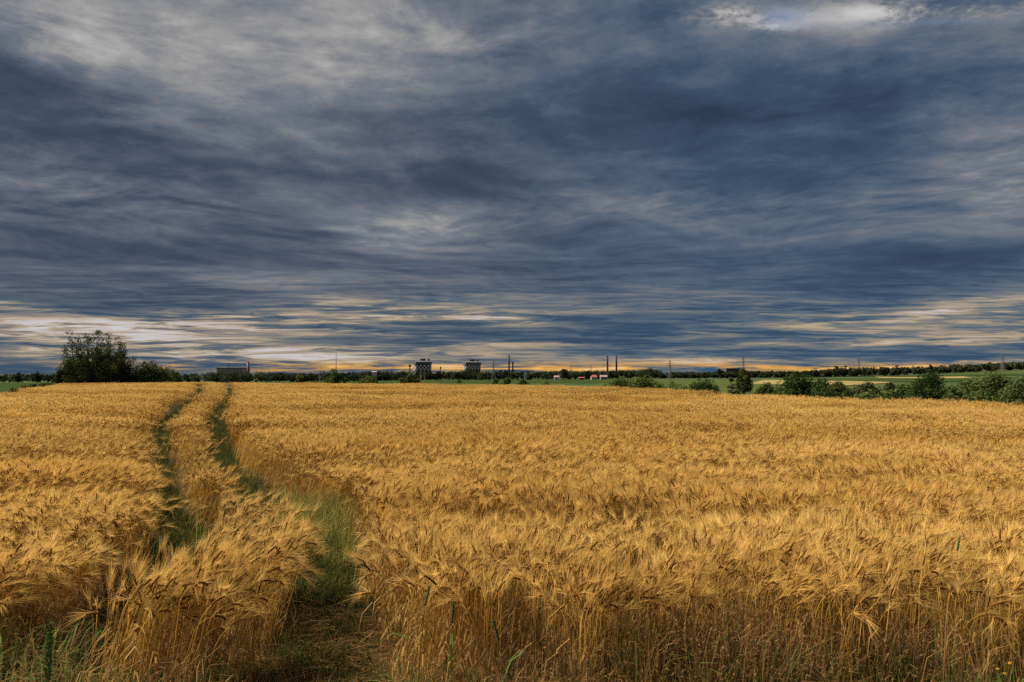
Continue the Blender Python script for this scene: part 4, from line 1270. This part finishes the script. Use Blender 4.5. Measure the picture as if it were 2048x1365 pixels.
def green_stalk(px, py_top, Y, label, seed, theta=0.25, lean=0.06, yaw=0.4):
    x = ray(px, 1150)[0] * Y
    H = (z_at(py_top, Y) - gz(x, Y)) - (0.06 if theta < 0.8 else -0.02)
    root = empty('green_ear', (x, Y, gz(x, Y)), label, 'cereal stalk', 'unripe green stalks standing in the ripe barley')
    r = np.random.default_rng(seed); b = MB(); up = Vector((0, 0, 1)); d = Vector((math.cos(yaw), math.sin(yaw), 0))
    neck = Vector(d * lean * H) + up * (H - 0.05)
    b.tube([(0, 0, 0), Vector(d * lean * H * 0.4) + up * H * 0.55, neck], [0.0024, 0.0022, 0.0018], 5, (0.15, 0.19, 0.05)); b.build('stem', MAT_WEED, root)
    e = MB(); q = neck.copy()
    t = up * math.cos(theta) + d * math.sin(theta)
    P, W = [q], [0.003]
    for k in range(12):
        q = q + t * 0.009; P.append(q); W.append(0.008 if k % 2 == 0 else 0.0058)
    W[-1] = 0.002
    e.tube(P, W, 6, (0.075, 0.125, 0.045)); e.build('ear', MAT_WEED, root)
    l = MB(); th = r.uniform(0, 6.28); dd = Vector((math.cos(th), math.sin(th), 0)); o = Vector(d * lean * H * 0.4) + up * H * 0.55
    l.ribbon([o, o + dd * 0.06 + up * 0.12, o + dd * 0.14 + up * 0.15, o + dd * 0.22 + up * 0.10], [0.003, 0.007, 0.006, 0], dd.cross(up), (0.09, 0.16, 0.05)); l.build('leaf', MAT_WEED, root)
green_stalk(834, 1172, 3.75, 'green unripe ear, leftmost at the front of the right barley block', 1)
green_stalk(902, 1205, 3.7, 'green unripe ear second from the left at the front of the right barley block', 2, 0.15, 0.02, 1.2)
green_stalk(1005, 1240, 3.6, 'bright green flag-leaved stalk in the dark gap at the bottom middle', 3, 0.3, 0.04, 2.6)
green_stalk(298, 1092, 4.4, 'thick dark green ear standing up out of the strip between the tracks', 4, 0.12, 0.02, 0.3)
green_stalk(1908, 1070, 4.4, 'green-brown ear standing above the barley near the right edge', 5, 0.35, 0.05, 0.5)
green_stalk(1092, 1078, 4.5, 'thin green blade-like stalk standing in the barley right of the middle', 6, 0.5, 0.10, 0.4)

def dandelion(px, py, Y, label, seed):
    a, e = ray(px, py); x, z = a * Y, CAM_Z + e * Y
    root = empty('yellow_flower', (x, Y, 0), label, 'flower', 'small yellow flowers at bottom right')
    b = MB(); b.tube([(0, 0, 0), (0.01, 0, z * 0.6), (0, 0, z)], [0.0018, 0.0016, 0.0014], 5, (0.10, 0.12, 0.04)); b.build('stem', MAT_WEED, root)
    f = MB(); r = np.random.default_rng(seed)
    for k in range(26):
        th = k * 2.399; d = Vector((math.cos(th), math.sin(th), 0)); ln = 0.004 + 0.005 * (k / 26)
        o = Vector((0, 0, z))
        f.ribbon([o, o + d * ln * 0.6 + Vector((0, 0, 0.006)), o + d * ln + Vector((0, 0, 0.004 * r.random()))], [0.001, 0.0024, 0.0012], Vector((-d.y, d.x, 0)), (0.42, 0.25, 0.03))
    f.build('petals', MAT_WEED, root)
for i, (px, py, Y, lab) in enumerate(((2020, 1328, 3.0, 'yellow flower highest up in the corner at bottom right'), (1996, 1340, 2.95, 'yellow flower leftmost in the corner at bottom right'), (2010, 1349, 2.9, 'yellow flower lowest in the corner at bottom right'))):
    dandelion(px, py, Y, lab, i)
